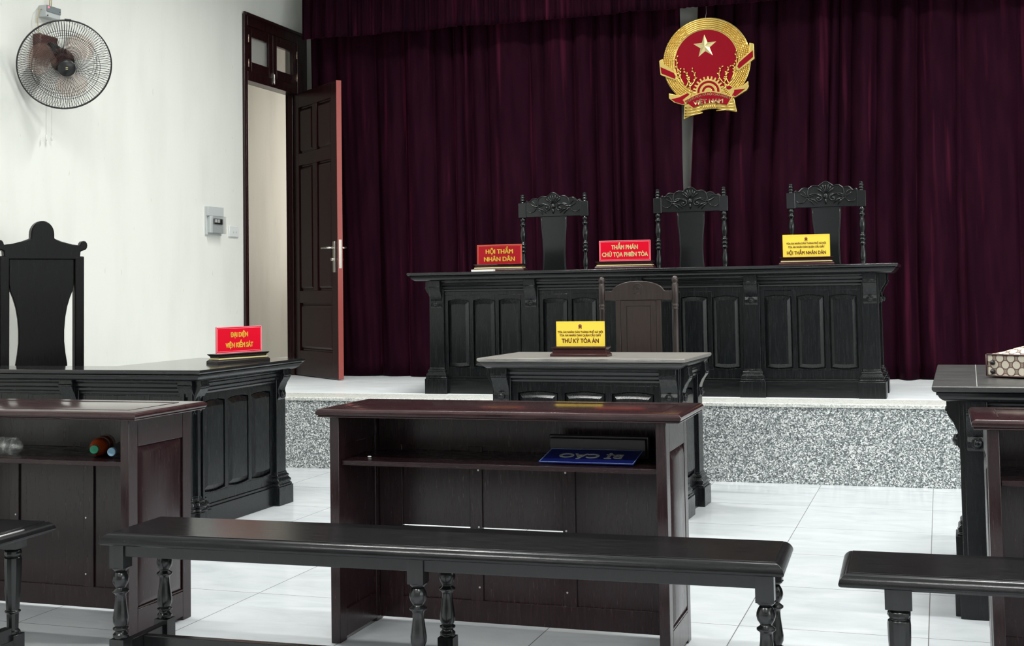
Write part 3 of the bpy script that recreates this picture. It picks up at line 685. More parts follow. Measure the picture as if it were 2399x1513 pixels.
def bench(loc, rz, label, W, D, xs, plain=False, H=0.44):
    t = thing('bench', loc, rz, label, 'bench')
    MB().rings(rect(-W/2, W/2, 0, D), [(0.004, H-0.033), (0.0, H-0.030), (-0.001, H-0.025), (0.001, H-0.018), (0.005, H-0.012), (0.010, H-0.007), (0.0145, H-0.004), (0.020, H-0.0018), (0.0205, H-0.003), (0.0225, H-0.003), (0.023, H)]).build('seat', BNCH, t, 0.0015)
    i = 0.018; d = 0.046
    ah = H-0.040 if plain else H-0.068
    ap = MB().box(xs[0], xs[-1], i+0.006, i+0.028, ah, H-0.033).box(xs[0], xs[-1], D-i-0.028, D-i-0.006, ah, H-0.033)
    ap.box(xs[0]-0.01, xs[0]+0.012, i+0.03, D-i-0.03, ah, H-0.033).box(xs[-1]-0.012, xs[-1]+0.01, i+0.03, D-i-0.03, ah, H-0.033)
    ap.build('apron', BLEG, t, 0.0015)
    for x in xs:
        for y in (i+d/2, D-i-d/2):
            if plain:
                b = MB().box(x-0.031, x+0.031, y-d/2-0.004, y+d/2+0.004, 0.357, H-0.033).lathe(COL_P, (x, y, 0), 'z', 12, False).box(x-0.025, x+0.025, y-0.025, y+0.025, 0, 0.098)
            else:
                b = MB().box(x-d/2, x+d/2, y-d/2, y+d/2, 0.338, H-0.033).lathe([(0.026, 0.339), (0.022, 0.333), (0.014, 0.326)], (x, y, 0), 'z', 20).lathe(LEG_P, (x, y, 0), 'z', 22).box(x-d/2, x+d/2, y-d/2, y+d/2, 0, 0.135)
            b.build('leg', BLEG, t, 0.002)
    for x in (xs if len(xs) < 3 else (xs[0], xs[-1])):
        MB().box(x-0.014, x+0.014, i+d-0.002, D-i-d+0.002, 0.080, 0.122).build('end_stretcher', BLEG, t, 0.002)
    MB().box(xs[0]+0.014, xs[-1]-0.014, D/2-0.022, D/2+0.006, 0.078, 0.118).build('long_stretcher', BLEG, t, 0.002)
    return t
bench((-1.357, 3.190, 0), R(2.0), 'long dark wooden bench in the centre foreground on turned legs', 1.943, 0.316, [-0.926, -0.004, 0.922])
bench((-3.572, 2.985, 0), R(1.0), 'dark wooden bench at the left, only its end in the frame', 1.95, 0.315, [-0.85, 0.85], True)
bench((0.700, 3.178, 0), R(1.5), 'dark wooden bench at the right edge on a plain tapered leg', 1.90, 0.305, [-0.815, 0.815], True)

# ---------------------------------------------------------------- chairs
POST = [(0.016, 0.0), (0.021, -0.012), (0.021, -0.020), (0.013, -0.030), (0.013, -0.034), (0.024, -0.044), (0.024, -0.052), (0.012, -0.062), (0.017, -0.080), (0.022, -0.110), (0.021, -0.135), (0.012, -0.170), (0.016, -0.176), (0.023, -0.184), (0.023, -0.190), (0.013, -0.198), (0.023, -0.208), (0.023, -0.216), (0.013, -0.224), (0.023, -0.234), (0.023, -0.240), (0.013, -0.250), (0.015, -0.275), (0.021, -0.310), (0.020, -0.345), (0.013, -0.380), (0.018, -0.390), (0.018, -0.40)]
def judge_chair():
    t = empty('carved_chair'); w = 0.226; H = 1.352
    zb = 1.175                                                # bottom of the square blocks
    for s in (-1, 1):
        x = s*w
        b = MB().box(x-0.028, x+0.028, -0.02, 0.02, zb, zb+0.105)
        b.lathe([(r, zb+h) for r, h in POST], (x, 0, 0), 'z', 14)
        z = zb+0.105
        b.lathe([(0.020, z), (0.013, z+0.008), (0.021, z+0.018), (0.013, z+0.027), (0.020, z+0.037), (0.012, z+0.046), (0.017, z+0.056), (0.0, z+0.066)], (x, 0, 0), 'z', 14)
        b.box(x-0.022, x+0.022, -0.022, 0.022, 0, zb-0.40)
        b.build('back_post', CARV, t, 0.003)
    # carved crest rail
    k = 0.00115; zt = H-150*k
    top = [(0, 150), (12, 148), (24, 139), (34, 132), (42, 124), (52, 127), (64, 129), (78, 127), (90, 118), (98, 111), (110, 116), (124, 118), (138, 112), (150, 98), (158, 96), (168, 104), (180, 92), (184, 84)]
    pts = [(-x*k, zt+z*k) for x, z in top[::-1]]+[(x*k, zt+z*k) for x, z in top[1:]]
    n = len(pts); pl = [(-184*k, zt)]+pts+[(184*k, zt)]
    cr_ = MB().prism(pl, -0.012, 0.012, 'y').build('crest_rail', CARV, t, 0.003)
    car = MB(); y = -0.013
    rim = [(p[0]*0.97, y, p[1]-0.006) for p in pts]; car.tube(rim, 0.0035, 5)
    for i in range(7):                                      # shell
        a = R(90+(i-3)*17); c = (0, zt+72*k)
        car.tube([(c[0]+math.cos(a)*r_, y-0.003, c[1]+math.sin(a)*r_) for r_ in (0.012, 0.03, 0.052, 0.066 if i % 2 == 1 else 0.070)], [0.003, 0.005, 0.008, 0.004], 6)
    car.sphere((0, y-0.004, zt+62*k), 0.015, (1, 0.6, 1.3), 10, 6)
    car.tube([(0, y, zt+50*k), (0, y-0.004, zt+30*k), (0, y, zt+16*k)], [0.008, 0.010, 0.002], 6)
    for s in (-1, 1):
        def sp(cx, cz, r0, r1, a0, a1, th, nn=16):
            pp = []
            for i in range(nn+1):
                q = i/nn; a = R(a0+(a1-a0)*q); r_ = r0+(r1-r0)*q
                pp.append((s*(cx+r_*math.cos(a)), y-0.003, cz+r_*math.sin(a)))
            car.tube(pp, [th*(0.55+0.45*math.sin(PI*i/nn)) for i in range(nn+1)], 6)
        sp(0.047, zt+52*k, 0.030, 0.007, 80, 400, 0.006)
        sp(0.085, zt+20*k, 0.075, 0.060, 150, 60, 0.006)
        sp(0.060, zt+95*k, 0.07, 0.05, -60, 20, 0.006)
        sp(0.165, zt+58*k, 0.045, 0.032, 95, 330, 0.004)
        sp(0.110, zt+120*k, 0.065, 0.07, -130, -40, 0.006)
        sp(0.085, zt-10*k, 0.055, 0.08, 100, 60, 0.005)
        car.tube([(s*0.05, y, zt+20*k), (s*0.075, y-0.004, zt+42*k), (s*0.095, y-0.002, zt+52*k)], [0.002, 0.007, 0.002], 6)
        car.tube([(s*0.075, y, zt+12*k), (s*0.092, y-0.004, zt+34*k), (s*0.12, y-0.002, zt+52*k)], [0.002, 0.007, 0.002], 6)
        car.sphere((s*0.047, y-0.003, zt+52*k), 0.010, (1, 0.7, 1), 8, 6)
    car.build('carving', CARV, cr_)
    # vase-shaped splat
    sp_ = [(0.096, zt+0.002), (0.092, 1.10), (0.084, 1.02), (0.080, 0.92), (0.083, 0.84), (0.092, 0.74), (0.098, 0.56)]
    pl = [(-x, z) for x, z in sp_]+[(x, z) for x, z in sp_[::-1]]
    so = MB().prism(pl, -0.007, 0.007, 'y').build('splat', CARV, t, 0.002)
    e = MB()
    for s in (-1, 1): e.tube([(s*(x-0.008), -0.008, z) for x, z in sp_], 0.002, 5)
    e.build('edge_bead', CARV, so)
    MB().box(-w+0.02, w-0.02, -0.012, 0.012, 0.50, 0.56).build('lower_rail', CARV, t, 0.002)
    MB().box(-0.245, 0.245, -0.40, 0.02, 0.42, 0.455).build('seat', CARV, t, 0.006)
    for s in (-1, 1): MB().lathe([(0.02, 0.0), (0.024, 0.02), (0.016, 0.05), (0.026, 0.15), (0.018, 0.26), (0.026, 0.30), (0.026, 0.42)], (s*0.21, -0.36, 0), 'z', 12).build('front_leg', CARV, t)
    MB().box(-0.21, 0.21, -0.37, -0.35, 0.12, 0.15).box(-0.22, -0.20, -0.35, 0.0, 0.12, 0.15).box(0.20, 0.22, -0.35, 0.0, 0.12, 0.15).build('stretcher', CARV, t)
    return t
JC = judge_chair()
lab = ['carved black high-backed chair, leftmost of the three behind the long bench', 'carved black high-backed chair, middle one of the three, below the emblem', 'carved black high-backed chair, rightmost of the three behind the long bench']
for i, (x, y, rz) in enumerate([(-2.560, 8.60, R(1.5)), (-1.589, 8.60, R(0)), (-0.692, 8.60, R(-1))]):
    c = JC if i == 0 else copy_tree(JC)
    c.location = (x, y, ZS); c.rotation_euler = (0, 0, rz); tag(c, lab[i], 'chair', 'carved chairs behind the judges bench')

SC = thing('clerk_chair', (-1.627, 7.12, 0), R(-1), 'brown wooden high-backed chair with an arched crest behind the clerk desk', 'chair')
for s in (-1, 1):
    x = s*0.213
    b = MB().lathe([(0.017, 0.0), (0.017, 0.30), (0.016, 0.88), (0.015, 1.00), (0.018, 1.003), (0.018, 1.008), (0.015, 1.012), (0.0195, 1.02), (0.0195, 1.028), (0.015, 1.036), (0.0185, 1.04), (0.0185, 1.142), (0.016, 1.147), (0.014, 1.152), (0.018, 1.160), (0.019, 1.170), (0.016, 1.182), (0.006, 1.190), (0, 1.191)], (x, 0, 0), 'z', 16)
    b.build('back_post', CHB, SC)
arc = [(-0.197, 1.055)]+[(-0.197, 1.107), (-0.155, 1.107)]+[(0.150*math.cos(PI-PI*i/20), 1.104+0.060*math.sin(PI*i/20)) for i in range(1, 20)]+[(0.155, 1.107), (0.197, 1.107), (0.197, 1.055)]
CRS = MB().prism(arc, -0.012, 0.012, 'y').build('crest_rail', CHB, SC, 0.003)
b = MB()
b.tube([(0.030*math.cos(2*PI*i/24), -0.0125, 1.118+0.030*math.sin(2*PI*i/24)) for i in range(24)], 0.0016, 5, True)
b.tube([(0.022*math.cos(2*PI*i/24), -0.0125, 1.118+0.022*math.sin(2*PI*i/24)) for i in range(24)], 0.0012, 5, True)
for k_ in range(5):
    a = R(90+72*k_); a2 = R(90+72*k_+144)
    b.tube([(0.014*math.cos(a), -0.0125, 1.124+0.010*math.sin(a)), (0.014*math.cos(a2), -0.0125, 1.124+0.010*math.sin(a2))], 0.001, 4)
b.tube([(-0.02, -0.0125, 1.094), (0, -0.0125, 1.098), (0.02, -0.0125, 1.094)], 0.0022, 5)
b.build('carved_badge', CHB, CRS)
b = MB().box(-0.132, -0.104, -0.009, 0.009, 0.48, 1.056).box(0.104, 0.132, -0.009, 0.009, 0.48, 1.056).box(-0.101, 0.101, -0.004, 0.006, 0.48, 1.056)
b.box(-0.102, -0.071, -0.008, -0.004, 0.48, 1.052).box(0.071, 0.102, -0.008, -0.004, 0.48, 1.052).box(-0.071, 0.071, -0.008, -0.004, 1.022, 1.052).box(-0.067, 0.067, -0.008, -0.004, 0.48, 1.018)
b.build('splat', CHB, SC, 0.001)
MB().box(-0.235, 0.235, -0.38, 0.02, 0.42, 0.455).build('seat', CHB, SC, 0.006)
for s in (-1, 1): MB().box(s*0.2-0.02, s*0.2+0.02, -0.36, -0.32, 0, 0.42).build('front_leg', CHB, SC, 0.003)
MB().box(-0.2, 0.2, -0.01, 0.01, 0.48, 0.52).build('lower_rail', CHB, SC)

PC = thing('high_backed_chair', (-4.680, 5.84, 0), R(57), 'black high-backed chair with a rounded knob top behind the corner desk', 'chair')
kx = 0.855
for s in (-1, 1): MB().box(s*0.203-0.026, s*0.203+0.026, -0.025, 0.025, 0, 1.35).build('back_post', DARK, PC, 0.006)
knob = [(0.074*math.cos(R(a)), 1.478+0.074*math.sin(R(a))) for a in range(180, -1, -12)]
def ear(sg): return [(sg*(0.266+0.024*math.cos(R(a))), 1.418+0.027*math.sin(R(a))) for a in (range(180, -91, -30) if sg > 0 else range(-90, 181, 30))]
cr_pl = ear(-1)[0:]+[(-0.225, 1.421), (-0.19, 1.424), (-0.12, 1.440), (-0.074, 1.455)]+knob+[(0.074, 1.455), (0.12, 1.440), (0.19, 1.424), (0.225, 1.421)]+ear(1)+[(0.245, 1.385), (0.24, 1.34), (-0.24, 1.34), (-0.245, 1.385)]
MB().prism([(x*kx, z-0.008) for x, z in cr_pl], -0.024, 0.024, 'y').build('crest_rail', DARK, PC, 0.005)
spl = [(0.200, 1.335), (0.200, 1.20), (0.193, 1.16), (0.175, 1.12), (0.158, 1.07), (0.146, 1.01), (0.140, 0.94), (0.140, 0.88), (0.147, 0.82), (0.158, 0.76), (0.17, 0.50)]
MB().prism([(-x*0.88, z) for x, z in spl]+[(x*0.88, z) for x, z in spl[::-1]], -0.010, 0.010, 'y').build('splat', DARK, PC, 0.003)
MB().box(-0.225, 0.225, -0.38, 0.02, 0.42, 0.46).build('seat', DARK, PC, 0.006)
for s in (-1, 1): MB().box(s*0.20-0.022, s*0.20+0.022, -0.36, -0.316, 0, 0.42).build('front_leg', DARK, PC, 0.003)

# ---------------------------------------------------------------- nameplates
def nameplate(loc, rz, label, face_m, lines, tx, w=0.32, ph=0.135, base=PWOOD, strip=True, border=PINK, small=None, dz=0.0):
    t = thing('nameplate', loc, rz, label, 'nameplate')
    b = MB().rings(rect(-w/2-0.012, w/2+0.012, -0.045, 0.045), [(0, 0), (0.0, 0.012), (0.008, 0.020), (0.010, 0.022)])
    b.rings(rect(-w/2+0.004, w/2-0.004, -0.034, 0.034), [(0, 0.024), (0, 0.034), (-0.010, 0.044), (-0.012, 0.048)])
    b.build('base', base, t, 0.001)
    MB().rings(rect(-w/2, w/2, -0.038, 0.038), [(0, 0.0205), (0, 0.027)]).build('gold_strip' if strip else 'base_step', GSTR if strip else base, t)
    z0_ = 0.050-dz; pw_ = w-0.022
    p = MB().box(-pw_/2, pw_/2, -0.006, 0.0, z0_, z0_+ph).build('plate', face_m, t, 0.0008)
    bd = MB(); o = 0.007; yy = -0.0064
    def fr_(o, wd):
        bd.box(-pw_/2+o, pw_/2-o, yy, -0.006, z0_+o, z0_+o+wd).box(-pw_/2+o, pw_/2-o, yy, -0.006, z0_+ph-o-wd, z0_+ph-o).box(-pw_/2+o, -pw_/2+o+wd, yy, -0.006, z0_+o, z0_+ph-o).box(pw_/2-o-wd, pw_/2-o, yy, -0.006, z0_+o, z0_+ph-o)
    fr_(0.0005, 0.0025); fr_(0.008, 0.0014)
    bd.build('border', border, t)
    for body, size, zc, bold, sx in lines:
        text_part(body, size, tx, p, Matrix.Translation((0, -0.0066, z0_+zc*ph)), 0.0004, bold, sx)
    if small:
        s_ = MB(); c = z0_+ph*0.82
        s_.lathe([(0.0, -0.0072), (0.009, -0.0070), (0.009, -0.0062)], (0, 0, c), 'y', 14)
        s_.box(-0.008, -0.003, -0.0068, -0.006, c-0.016, c-0.006).box(0.003, 0.008, -0.0068, -0.006, c-0.016, c-0.006)
        s_.build('crest', small, p)
    return t
zj = ZS+0.79
N1 = nameplate((-2.712, 7.86, zj), R(2), 'dark red nameplate at the left of the long bench, reading HỘI THẨM', RED2, [('HỘI THẨM', 0.040, 0.66, 0.0012, 0.98), ('NHÂN DÂN', 0.040, 0.30, 0.0012, 0.98)], GTXT, 0.325, 0.137, border=mat('border_orange', (0.75, 0.2, 0.1), 0.4), dz=0.012)
N2 = nameplate((-1.876, 7.86, zj), R(2), 'bright red nameplate at the middle of the long bench, reading THẨM PHÁN', RED, [('THẨM PHÁN', 0.037, 0.66, 0.0015, 0.80), ('CHỦ TỌA PHIÊN TÒA', 0.037, 0.31, 0.0015, 0.80)], CTXT, 0.352, 0.130)
N3 = nameplate((-0.756, 7.86, zj), R(2), 'yellow nameplate at the right end of the long bench, before the rightmost chair', YEL, [('TÒA ÁN NHÂN DÂN THÀNH PHỐ HÀ NỘI', 0.0155, 0.60, 0.0005, 0.78), ('TÒA ÁN NHÂN DÂN QUẬN CẦU GIẤY', 0.0155, 0.44, 0.0005, 0.78), ('HỘI THẨM NHÂN DÂN', 0.029, 0.18, 0.0009, 0.76)], DTXT, 0.300, 0.135, border=GTXT, small=DTXT)
N4 = nameplate((-1.752, 6.33, 0.78), R(-1), 'yellow nameplate on the clerk desk, reading THƯ KÝ TÒA ÁN', YEL, [('TÒA ÁN NHÂN DÂN THÀNH PHỐ HÀ NỘI', 0.0145, 0.57, 0.0005, 0.86), ('TÒA ÁN NHÂN DÂN QUẬN CẦU GIẤY', 0.0145, 0.44, 0.0005, 0.86), ('THƯ KÝ TÒA ÁN', 0.030, 0.22, 0.0010, 0.86)], DTXT, 0.280, 0.128, strip=False, border=GTXT, small=DTXT)
N5 = nameplate((-3.475, 5.88, 0.772), R(72), 'red nameplate on the corner desk at the left, reading VIỆN KIỂM SÁT', RED, [('ĐẠI DIỆN', 0.034, 0.68, 0.0014, 0.80), ('VIỆN KIỂM SÁT', 0.034, 0.28, 0.0014, 0.80)], GTXT, 0.330, 0.135, base=PWOODK)
pc = MB().box(-0.075, 0.075, -0.02, 0.02, 0, 0.014).build('paper_stack', PAPER); pc.location = (-2.80, 7.785, zj); pc.rotation_euler = (0, 0, R(2))
tag(pc, 'flat white paper block before the dark red nameplate', 'paper')

# blue sign tipped over on the shelf of the centre table
BS = thing('fallen_nameplate', (-1.052, 3.93, 0.583), R(0), 'dark blue BỊ CÁO sign lying upside down on the centre table shelf', 'nameplate')
MB().box(-0.165, 0.165, 0.060, 0.078, 0.0, 0.072).box(-0.158, 0.158, 0.046, 0.060, 0.008, 0.064).build('base', PWOODK, BS, 0.003)
Mb = Matrix.Translation((0, 0.046, 0.030)) @ Matrix.Rotation(R(9), 4, 'X')
pl_ = MB(Mb).box(-0.152, 0.152, -0.150, 0.0, -0.004, 0.0).build('plate', BLUE, BS, 0.001)
bd = MB(Mb)
for a in ((-0.150, 0.150, -0.148, -0.1465), (-0.150, 0.150, -0.005, -0.0035), (-0.150, -0.1485, -0.148, -0.004), (0.1485, 0.150, -0.148, -0.004)): bd.box(*a, 0, 0.0006)
bd.build('border', mat('border_pale_blue', (0.3, 0.45, 0.7), 0.4), BS)
text_part('BỊ CÁO', 0.060, mat('lettering_silver', (0.55, 0.58, 0.55), 0.4), pl_, Mb @ Matrix.Translation((0, -0.075, 0.0008)) @ Matrix.Rotation(PI, 4, 'Z') @ Matrix.Rotation(-PI/2, 4, 'X'), 0.0004, 0.0016, 1.0)

# ---------------------------------------------------------------- bottles on the left table's shelf
def bottle(loc, rz, body_m, cap_m, label, L=0.20, r=0.030):
    t = thing('bottle', loc, rz, label, 'bottle')
    MB().lathe([(0.0, L+0.03), (r*0.8, L+0.03), (r, L+0.02), (r, 0.12), (r*0.94, 0.115), (r, 0.11), (r, 0.07), (r*0.8, 0.045), (0.013, 0.022), (0.012, 0.014)], (0, 0, r), 'y', 22).build('body', body_m, t)
    MB().lathe([(0.0, -0.002), (0.0135, -0.002), (0.0145, 0.0), (0.0145, 0.014), (0.012, 0.015)], (0, 0, r), 'y', 20, False).build('cap', cap_m, t, 0.001)
    return t
zsf = 0.5825
bottle((-2.700, 3.635, zsf), R(24), PETO, CAPG, 'orange drink bottle with green cap lying on the left table shelf', L=0.17, r=0.031)
bottle((-2.635, 3.640, zsf), R(14), PET, CAPB, 'clear bottle with pale blue cap lying beside the orange bottle', L=0.15, r=0.024)
bottle((-3.21, 3.70, zsf), R(-102), PET, PET, 'clear empty bottle lying at the left edge of the frame', L=0.15, r=0.030)

# ---------------------------------------------------------------- handbag on the right desk
BG = thing('handbag', (0.178, 4.945, 0.781), R(-28), 'cream and brown patterned handbag lying on the black desk at the right', 'bag')
b = MB(); vs = []; fs = []
sec = [(0.0, 0.082, 0.0), (0.03, 0.084, 0.010), (0.10, 0.110, 0.0), (0.20, 0.128, 0.0), (0.32, 0.118, 0.0), (0.40, 0.09, 0.0)]
n = 14
rows = []
for i in range(n+1):
    x = -0.028+0.46*i/n; e = min(1, (i+0.4)/2.2, (n-i+0.4)/2.2)
    rows.append([(x, 0.0+0.004*(1-e), 0.004), (x, 0.0+0.004*(1-e), 0.082), (x, 0.03, 0.082+(0.006+0.0035*min(i, 9))*e), (x, 0.12, 0.082+(0.012+0.006*min(i, 9))*e), (x, 0.24, 0.082+(0.006+0.005*min(i, 9))*e), (x, 0.33, 0.05), (x, 0.34, 0.004)])
vs = [v for r_ in rows for v in r_]; m_ = 7
for i in range(n):
    for j in range(m_-1): fs.append((i*m_+j, i*m_+j+1, (i+1)*m_+j+1, (i+1)*m_+j))
    fs.append((i*m_+m_-1, i*m_, (i+1)*m_, (i+1)*m_+m_-1))
fs += [list(range(m_)), [n*m_+j for j in range(m_)][::-1]]
b.add(vs, fs); b.build('body', BAGM, BG, 0.004, uv=True)
MB().tube([(r_[1][0], r_[1][1]-0.002, 0.083) for r_ in rows], 0.003, 6).tube([(r_[0][0], r_[0][1]-0.002, 0.006) for r_ in rows], 0.003, 6).tube([(-0.030, 0, 0.006), (-0.030, 0, 0.083)], 0.0025, 6).build('piping', STRAP, BG)
st_ = MB()
for i in range(6):
    pass
sb = [(0.075, 0.001, 0.074), (0.078, 0.03, 0.090), (0.10, 0.12, 0.108), (0.12, 0.24, 0.100)]
for k_ in range(3):
    p, q = sb[k_], sb[k_+1]; st_.add([(p[0]-0.012, p[1], p[2]), (p[0]+0.012, p[1], p[2]), (q[0]+0.012, q[1], q[2]), (q[0]-0.012, q[1], q[2]), (p[0]-0.012, p[1], p[2]-0.02), (p[0]+0.012, p[1], p[2]-0.02), (q[0]+0.012, q[1], q[2]-0.02), (q[0]-0.012, q[1], q[2]-0.02)], [(0, 1, 2, 3), (4, 7, 6, 5), (0, 4, 5, 1), (2, 6, 7, 3), (0, 3, 7, 4), (1, 5, 6, 2)])
st_.build('strap', STRAP, BG)
for z in (0.054, 0.022): MB().lathe([(0.0, -0.012), (0.006, -0.010), (0.009, -0.004), (0.009, 0.002)], (-0.006, 0, z), 'y', 12).build('stud', BLK, BG)

# ---------------------------------------------------------------- national emblem
EM = thing('state_emblem', (-1.541, 9.115, 2.752), R(0), 'round red and gold state emblem hanging on the curtain', 'emblem')
EM.rotation_euler = (0, R(-1.2), 0)
k = 0.000623
def E(x, z): return ((x-775)*k, (700-z)*k)
def arcp(cx, cz, r, a0, a1, n_): return [(cx+r*math.cos(R(a0+(a1-a0)*i/n_)), cz-r*math.sin(R(a0+(a1-a0)*i/n_))) for i in range(n_+1)]
def epl(pts, y0, y1, name, m, bev=0.0, parent=EM):
    return MB().prism([E(*p) for p in pts], y0, y1, 'y').build(name, m, parent, bev)
epl(arcp(772, 715, 505, 0, 360, 72)[:-1], -0.012, 0.012, 'backing_disc', GOLD, 0.003)
epl(arcp(768, 712, 368, 0, 360, 64)[:-1], -0.016, -0.011, 'red_field', ERED)
# wreath: stalks along the ring, beaded with grains towards the bottom
rg = MB(); rnd = random.Random(2)
for q in range(6):
    r_ = 384+q*22
    pts = [(*E(*p), ) for p in arcp(770, 714, r_, -62, 242, 90)]
    rg.tube([(p[0], -0.017, p[1]) for p in pts], 0.0068, 6)
rg.tube([(*[E(*p)[0]], -0.014, E(*p)[1]) for p in arcp(772, 715, 502, 0, 360, 72)[:-1]], 0.006, 6, True)
rg.tube([(E(*p)[0], -0.015, E(*p)[1]) for p in arcp(768, 712, 370, -35, 215, 60)], 0.004, 6)
for q in range(6):
    r_ = 388+q*21
    for s in (-1, 1):
        a = 62.0 if s > 0 else 118.0
        while True:
            a -= s*2.9*(400/r_)
            if (s > 0 and a < -62) or (s < 0 and a > 242): break
            if rnd.random() < 0.06: continue
            px, pz = E(770+r_*math.cos(R(a)), 714-r_*math.sin(R(a)))
            t_ = R(a)+PI/2+s*0.35
            d = Vector((math.cos(t_), 0, math.sin(t_)))*0.0085
            rg.tube([(px-d.x, -0.020, pz-d.z), (px, -0.026, pz), (px+d.x, -0.020, pz+d.z)], [0.0015, 0.0052, 0.0015], 6)
rg.build('rice_wreath', GOLD, EM)
# loose ears of rice at the lower corners
for s in (-1, 1):
    er = MB()
    for (x0, z0_, x1, z1_, bend) in ((540, 1020, 605, 800, -60), (520, 1000, 510, 800, -40), (500, 960, 430, 640, 30), (480, 940, 460, 790, 10), (560, 1060, 545, 880, -20)):
        if s > 0: x0, x1 = 1545-x0, 1545-x1
        pts = []
        for i in range(9):
            q = i/8; px = x0+(x1-x0)*q + s*bend*math.sin(PI*q); pz = z0_+(z1_-z0_)*q
            pts.append(E(px, pz))
        er.tube([(p[0], -0.021, p[1]) for p in pts], [0.005, 0.005, 0.0045, 0.004, 0.004, 0.0035, 0.003, 0.003, 0.002], 6)
        for i in range(3, 9):
            p = pts[i]; q_ = pts[i-1]; dv = Vector((p[0]-q_[0], 0, p[1]-q_[1])).normalized()*0.012; sd_ = Vector((-dv.z, 0, dv.x))*(0.7 if i % 2 else -0.7)
            er.tube([(p[0], -0.022, p[1]), (p[0]+(dv.x+sd_.x)*0.7, -0.027, p[1]+(dv.z+sd_.z)*0.7), (p[0]+(dv.x+sd_.x)*1.5, -0.022, p[1]+(dv.z+sd_.z)*1.5)], [0.002, 0.0055, 0.001], 6)
    er.build('rice_ears', GOLD, EM)
# five-pointed star, faceted
sb_ = MB(); cx, cz = E(762, 538); vs = [(cx, -0.034, cz)]
for i in range(10):
    a = R(90+36*i+1.0); r_ = 0.092 if i % 2 == 0 else 0.0365
    vs.append((cx+r_*math.cos(a), -0.015, cz+r_*math.sin(a)))
sb_.add(vs, [(0, i+1, (i+1) % 10+1) for i in range(10)]+[list(range(1, 11))[::-1]])
sb_.build('star', mat('star_gold', (0.88, 0.74, 0.36), 0.22, 0.7), EM)
# cogwheel
gc = (780, 1070); tp_ = []
for i in range(24):
    a0 = -15+i*15-4.0
    for da, rr in ((0, 148), (1.2, 182), (6.8, 182), (8, 148)): tp_.append((gc[0]+rr*math.cos(R(a0+da)), gc[1]-rr*math.sin(R(a0+da))))
epl(tp_, -0.021, -0.014, 'cogwheel', GOLD, 0.0015)
epl(arcp(*gc, 128, 0, 360, 40)[:-1], -0.0225, -0.020, 'cog_ring_red', ERED)
epl(arcp(*gc, 102, 0, 360, 40)[:-1], -0.025, -0.022, 'cog_ring_gold', GOLD, 0.001)
epl(arcp(*gc, 74, 0, 360, 36)[:-1], -0.0265, -0.0245, 'cog_ring_red', ERED)
epl(arcp(*gc, 48, 0, 360, 30)[:-1], -0.029, -0.026, 'cog_hub', GOLD, 0.002)
# side ribbons
for s in (-1, 1):
    if s < 0:
        g_ = [(222, 660), (268, 640), (275, 700), (350, 755), (400, 800), (428, 850), (420, 905), (392, 905), (232, 828)]; r__ = [(238, 735), (390, 818), (412, 860), (400, 890), (245, 812)]
    else:
        g_ = [(1325, 565), (1275, 548), (1270, 655), (1180, 715), (1130, 765), (1105, 805), (1112, 850), (1140, 862), (1325, 738)]; r__ = [(1310, 642), (1310, 718), (1145, 838), (1126, 812), (1150, 765)]
    rb = epl(g_, -0.034, 0.004, 'ribbon', GOLD, 0.003)
    epl(r__, -0.037, -0.033, 'ribbon_band', ERED, 0.001, rb)
# lower banner with curled tails
epl([(320, 1050), (440, 1085), (560, 1050), (585, 1075), (560, 1120), (520, 1195), (480, 1202), (380, 1165), (318, 1110)], -0.030, 0.004, 'banner_tail', GOLD, 0.003)
epl([(345, 1122), (440, 1108), (545, 1066), (560, 1085), (480, 1140), (505, 1185), (475, 1190), (395, 1160)], -0.034, -0.029, 'banner_tail_red', ERED, 0.001)
epl([(1240, 985), (1245, 1050), (1220, 1090), (1085, 1165), (1040, 1150), (1010, 1100), (975, 1050), (985, 1015), (1040, 1018), (1090, 1050), (1180, 1030)], -0.030, 0.004, 'banner_tail', GOLD, 0.003)
epl([(1205, 1072), (1090, 1150), (1050, 1140), (1075, 1100), (1080, 1075)], -0.034, -0.029, 'banner_tail_red', ERED, 0.001)
epl([(988, 1028), (1030, 1024), (1060, 1045), (1020, 1068), (992, 1055)], -0.034, -0.029, 'banner_tail_red', ERED, 0.001)
def bow(x0, x1, za, zm, n_=14): return [(x0+(x1-x0)*i/n_, za-(za-zm)*math.sin(PI*i/n_)) for i in range(n_+1)]
up = bow(490, 1060, 1148, 1064); lo_ = bow(585, 1000, 1254, 1206)
epl(up+[(1078, 1130), (1040, 1190)]+lo_[::-1]+[(545, 1195)], -0.036, 0.0, 'banner_edge', GOLD, 0.002)
up2 = bow(505, 1045, 1158, 1078)
bn = epl(up2+[(1040, 1160), (1000, 1225)]+[(p[0], p[1]-3) for p in bow(600, 985, 1246, 1206)[::-1]]+[(560, 1205)], -0.041, -0.035, 'banner', ERED, 0.001)
text_part('VIỆT NAM', 0.044, CTXT, bn, Matrix.Translation((0, -0.0415, 0)), 0.001, 0.0008, 1.05, curve_pts=[E(*p) for p in bow(560, 1000, 1228, 1206)])
text_part('CỘNG HÒA XÃ HỘI CHỦ NGHĨA', 0.021, CTXT, bn, Matrix.Translation((0, -0.0415, 0)), 0.0008, 0.0006, 1.0, curve_pts=[E(*p) for p in bow(530, 1025, 1178, 1112)])
